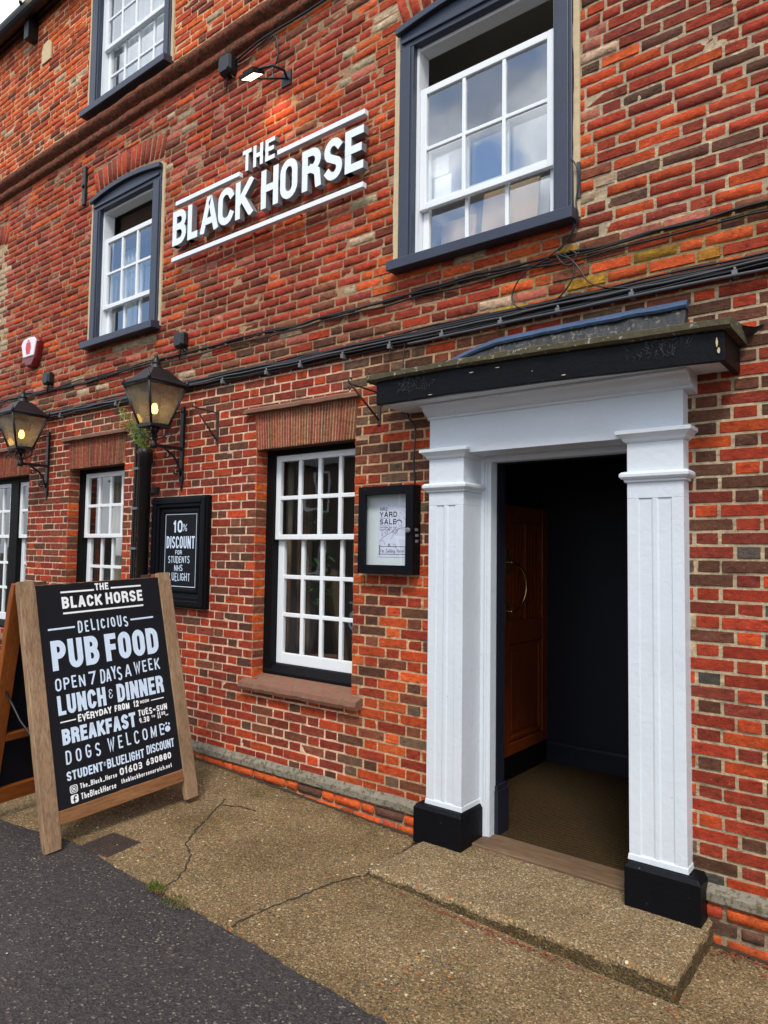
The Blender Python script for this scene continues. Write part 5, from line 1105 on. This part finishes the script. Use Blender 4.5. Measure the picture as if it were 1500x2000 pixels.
tuft(-3.085, -1.425, .036, .036, 130, 'taller green grass tuft at the asphalt edge, nearer the wooden board', 2); tuft(-2.915, -1.435, .055, .018, 170, 'low mossy grass tuft at the asphalt edge, nearer the doorstep', 4)
# leaf litter and grit: nobody could count them
mb = MB(); rg = random.Random(11)
def flake(x, y, s, z0):
    a = rg.uniform(0, pi); c, d = cos(a)*s, sin(a)*s; t1, t2 = rg.uniform(0, s*.8), rg.uniform(0, s*.8); mb.poly([(x-c, y-d, z0+.002), (x+d*.5, y-c*.5, z0+.002+t1), (x+c, y+d, z0+.003), (x-d*.5, y+c*.5, z0+.002+t2)])
for _ in range(330):
    x = rg.gauss(-1.62, .33); x = min(-.87, max(-2.4, x)); y = -.628-abs(rg.gauss(0, .018)); flake(x, y, rg.uniform(.003, .009), GZ(x))
for _ in range(110): x = rg.gauss(-3.0, .12); y = -1.43+rg.gauss(0, .02); flake(x, y, rg.uniform(.002, .006), GZ(x))
for _ in range(60): x = rg.uniform(-.84, -.6); y = -.04-abs(rg.gauss(0, .05)); flake(x, y, rg.uniform(.005, .014), GZ(x))
for _ in range(90): x = rg.uniform(-4.4, -2.5); y = -.05-abs(rg.gauss(0, .02)); flake(x, y, rg.uniform(.002, .006), GZ(x))
tag(mb.build('leaf_litter', M['litter']), 'reddish dry leaf fragments swept along the foot of the step', 'leaf litter', kind='stuff')
mb = MB()
for _ in range(170):
    x, y = rg.uniform(-4.3, .3), rg.uniform(-2.6, -.06)
    if -2.43 < x < -.83 and y > -.63: continue
    if y < -1.4 and rg.random() < .7: continue
    s = rg.uniform(.002, .0055) if rg.random() < .9 else rg.uniform(.005, .009); z0 = GZ(x)-(.006 if y < -1.42 else 0)
    rings = [[(x+s*k*cos(a_)*rg.uniform(.8, 1.2), y+s*k*sin(a_)*rg.uniform(.8, 1.2), z0+s*q) for a_ in [i*pi/3 for i in range(6)]] for k, q in ((.8, 0), (1, .4), (.5, .9))]; mb.loft(rings, smooth=True)
tag(mb.build('grit', M['pebble']), 'loose pale pebbles and grit scattered over the pavement', 'grit', kind='stuff')

# ------------------------------------------------------------------ things seen through the windows
def curtain(x0, x1, z0, z1, y, mat, label, group=None, pull=0, waves=6, side=1):
    mb = MB(); nu, nv = 60, 14; ids = []
    for i in range(nu+1):
        r = []
        for j in range(nv+1):
            s = i/nu; v = j/nv; xa = x0+(x1-x0)*s
            if pull: k = sin(pi*min(1, v*1.15)*.5)**.5; xa = (x0 if side > 0 else x1)+(xa-(x0 if side > 0 else x1))*(.30+.70*(v if v > .0 else 0)**pull)
            r.append(mb.vert((xa, y+.03*sin(s*waves*2*pi+v*.8)*(.6+.4*v), z0+(z1-z0)*v)))
        ids.append(r)
    for i in range(nu):
        for j in range(nv): mb.face((ids[i][j], ids[i+1][j], ids[i+1][j+1], ids[i][j+1]), None, 0, True)
    o = mb.build('curtain', M[mat], loc=((x0+x1)/2, y, z0)); s_ = o.modifiers.new('thickness', 'SOLIDIFY'); s_.thickness = .003
    tag(o, label, 'curtain', group); return o
curtain(-4.20, -3.99, .90, 2.42, .34, 'curtain', 'cream curtain gathered at the left of the window by the poster case', pull=0, waves=5)
curtain(-4.08, -3.92, .90, 2.42, .50, 'browncurtain', 'brown inner curtain hanging behind the cream one by the poster case', waves=4)
curtain(-7.08, -6.74, .92, 2.44, .30, 'curtain', 'cream curtain at the left of the window behind the standpipe', waves=6); curtain(-6.52, -6.10, .92, 2.44, .34, 'curtain', 'cream curtain at the right of the window behind the standpipe', waves=6)
curtain(-8.2, -7.9, .92, 2.44, .34, 'browncurtain', 'dark curtain in the narrow light of the leftmost ground floor window', waves=4)
curtain(-6.46, -5.38, 6.04, 7.30, .22, 'netcurtain', 'white net curtain behind the top floor window', waves=9)
curtain(-6.30, -6.05, 3.72, 4.9, .24, 'netcurtain', 'white curtain at the left inside the middle window', waves=4); curtain(-5.72, -5.48, 3.72, 4.9, .24, 'netcurtain', 'white curtain at the right inside the middle window', waves=4)
t = thing('venetian_blind', 'dark brown slatted blind raised inside the middle window', 'blind', (-5.9, .2, 4.7))
mb = MB()
for i in range(13): q = 4.93-.026*i; mb.prism_x([(.17, q), (.205, q-.012), (.206, q-.009), (.171, q+.003)], -6.28, -5.48)
mb.build('slats', M['browncurtain'], t)
t = thing('house_plant', 'green leafy plant behind the glass of the window by the poster case', 'plant', (-3.74, .45, .9)); rg = random.Random(8); mb = MB(); ms = MB()
for k in range(46):
    a = rg.uniform(0, 2*pi); b = Vector((-3.74+rg.uniform(-.03, .03), .42, 1.25+rg.uniform(0, .75))); l = rg.uniform(.12, .26); d = Vector((cos(a), sin(a)*.45-.25, rg.uniform(.1, .8))).normalized(); side = d.cross(Vector((0, 0, 1))).normalized()*.014; m_ = b+d*l*.55; e = b+d*l-Vector((0, 0, l*.3))
    mb.poly([b, m_+side, e, m_-side])
ms.tube([(-3.74, .42, .85), (-3.73, .42, 1.4), (-3.74, .42, 2.0)], .012, 6)
mb.build('leaves', M['houseleaf'], t); ms.build('stem', M['houseleaf'], t)
mb = MB(); mb.lathe([(.08, .60), (.12, .9)], -3.74, .45, 14); mb.build('pot', M['sill'], t)
def lean_board(x0, x1, z0, z1, y0, y1, mat, label, sk=0):
    mb = MB(); mb.loft([[(x0, y0, z0), (x1, y0, z0), (x1, y0+.02, z0), (x0, y0+.02, z0)], [(x0+sk, y1, z1), (x1+sk, y1, z1), (x1+sk, y1+.02, z1), (x0+sk, y1+.02, z1)]]); mb.box(x0+.05, x1-.05, y0-.004, y0-.001, z0+.03, z0+.05)
    o = mb.build('leaning_board', M[mat], loc=((x0+x1)/2, y0, z0), bevel=.004); tag(o, label, 'board', 'boards leaning inside the large right window')
lean_board(-2.56, -2.30, 3.40, 3.90, .22, .30, 'boardbeige', 'leftmost pale board leaning inside the large right window', -.02); lean_board(-2.27, -1.88, 3.40, 4.02, .24, .32, 'boardbeige', 'wider beige board leaning in the middle of the large right window'); lean_board(-1.93, -1.84, 3.40, 4.05, .3, .4, 'backing', 'narrow pale panel leaning right of the beige boards in the large right window')
for a, b, c, d, y, lb in ((-2.56, -2.42, 4.13, 4.25, .125, 'upper white paper sheet stuck inside the large right window'), (-2.53, -2.40, 3.96, 4.12, .13, 'lower white paper sheet stuck inside the large right window')):
    mb = MB(); mb.box(a, b, y, y+.001, c, d); tag(mb.build('paper_sheet', M['letterwhite'], loc=(a, y, c)), lb, 'paper')

# ------------------------------------------------------------------ the house across the road (seen only as a reflection)
oh = thing('opposite_house', 'dark brick house across the road mirrored in the ground floor windows', 'house', (-9, -12, 0))
mb = MB(); mb.box(-26, -2, -18, -12, -.6, 4.4); mb.build('wall', M['opp'], oh)
mb = MB(); mb.prism_x([(-11.7, 4.4), (-15, 6.6), (-18.3, 4.4)], -26.2, -1.8); mb.build('roof', M['slates'], oh)
for x in (-23, -19, -15, -11, -7, -4):
    for q in (.9, 3.0):
        mb = MB(); mb.box(x-.55, x+.55, -12.0, -11.97, q, q+1.25); mb.box(x-.025, x+.025, -11.97, -11.94, q, q+1.25); mb.build('window', M['sashwhite'], oh); mb = MB(); mb.box(x-.47, x-.03, -11.97, -11.96, q+.07, q+1.18); mb.box(x+.03, x+.47, -11.97, -11.96, q+.07, q+1.18); mb.build('pane', M['blackwood'], oh)
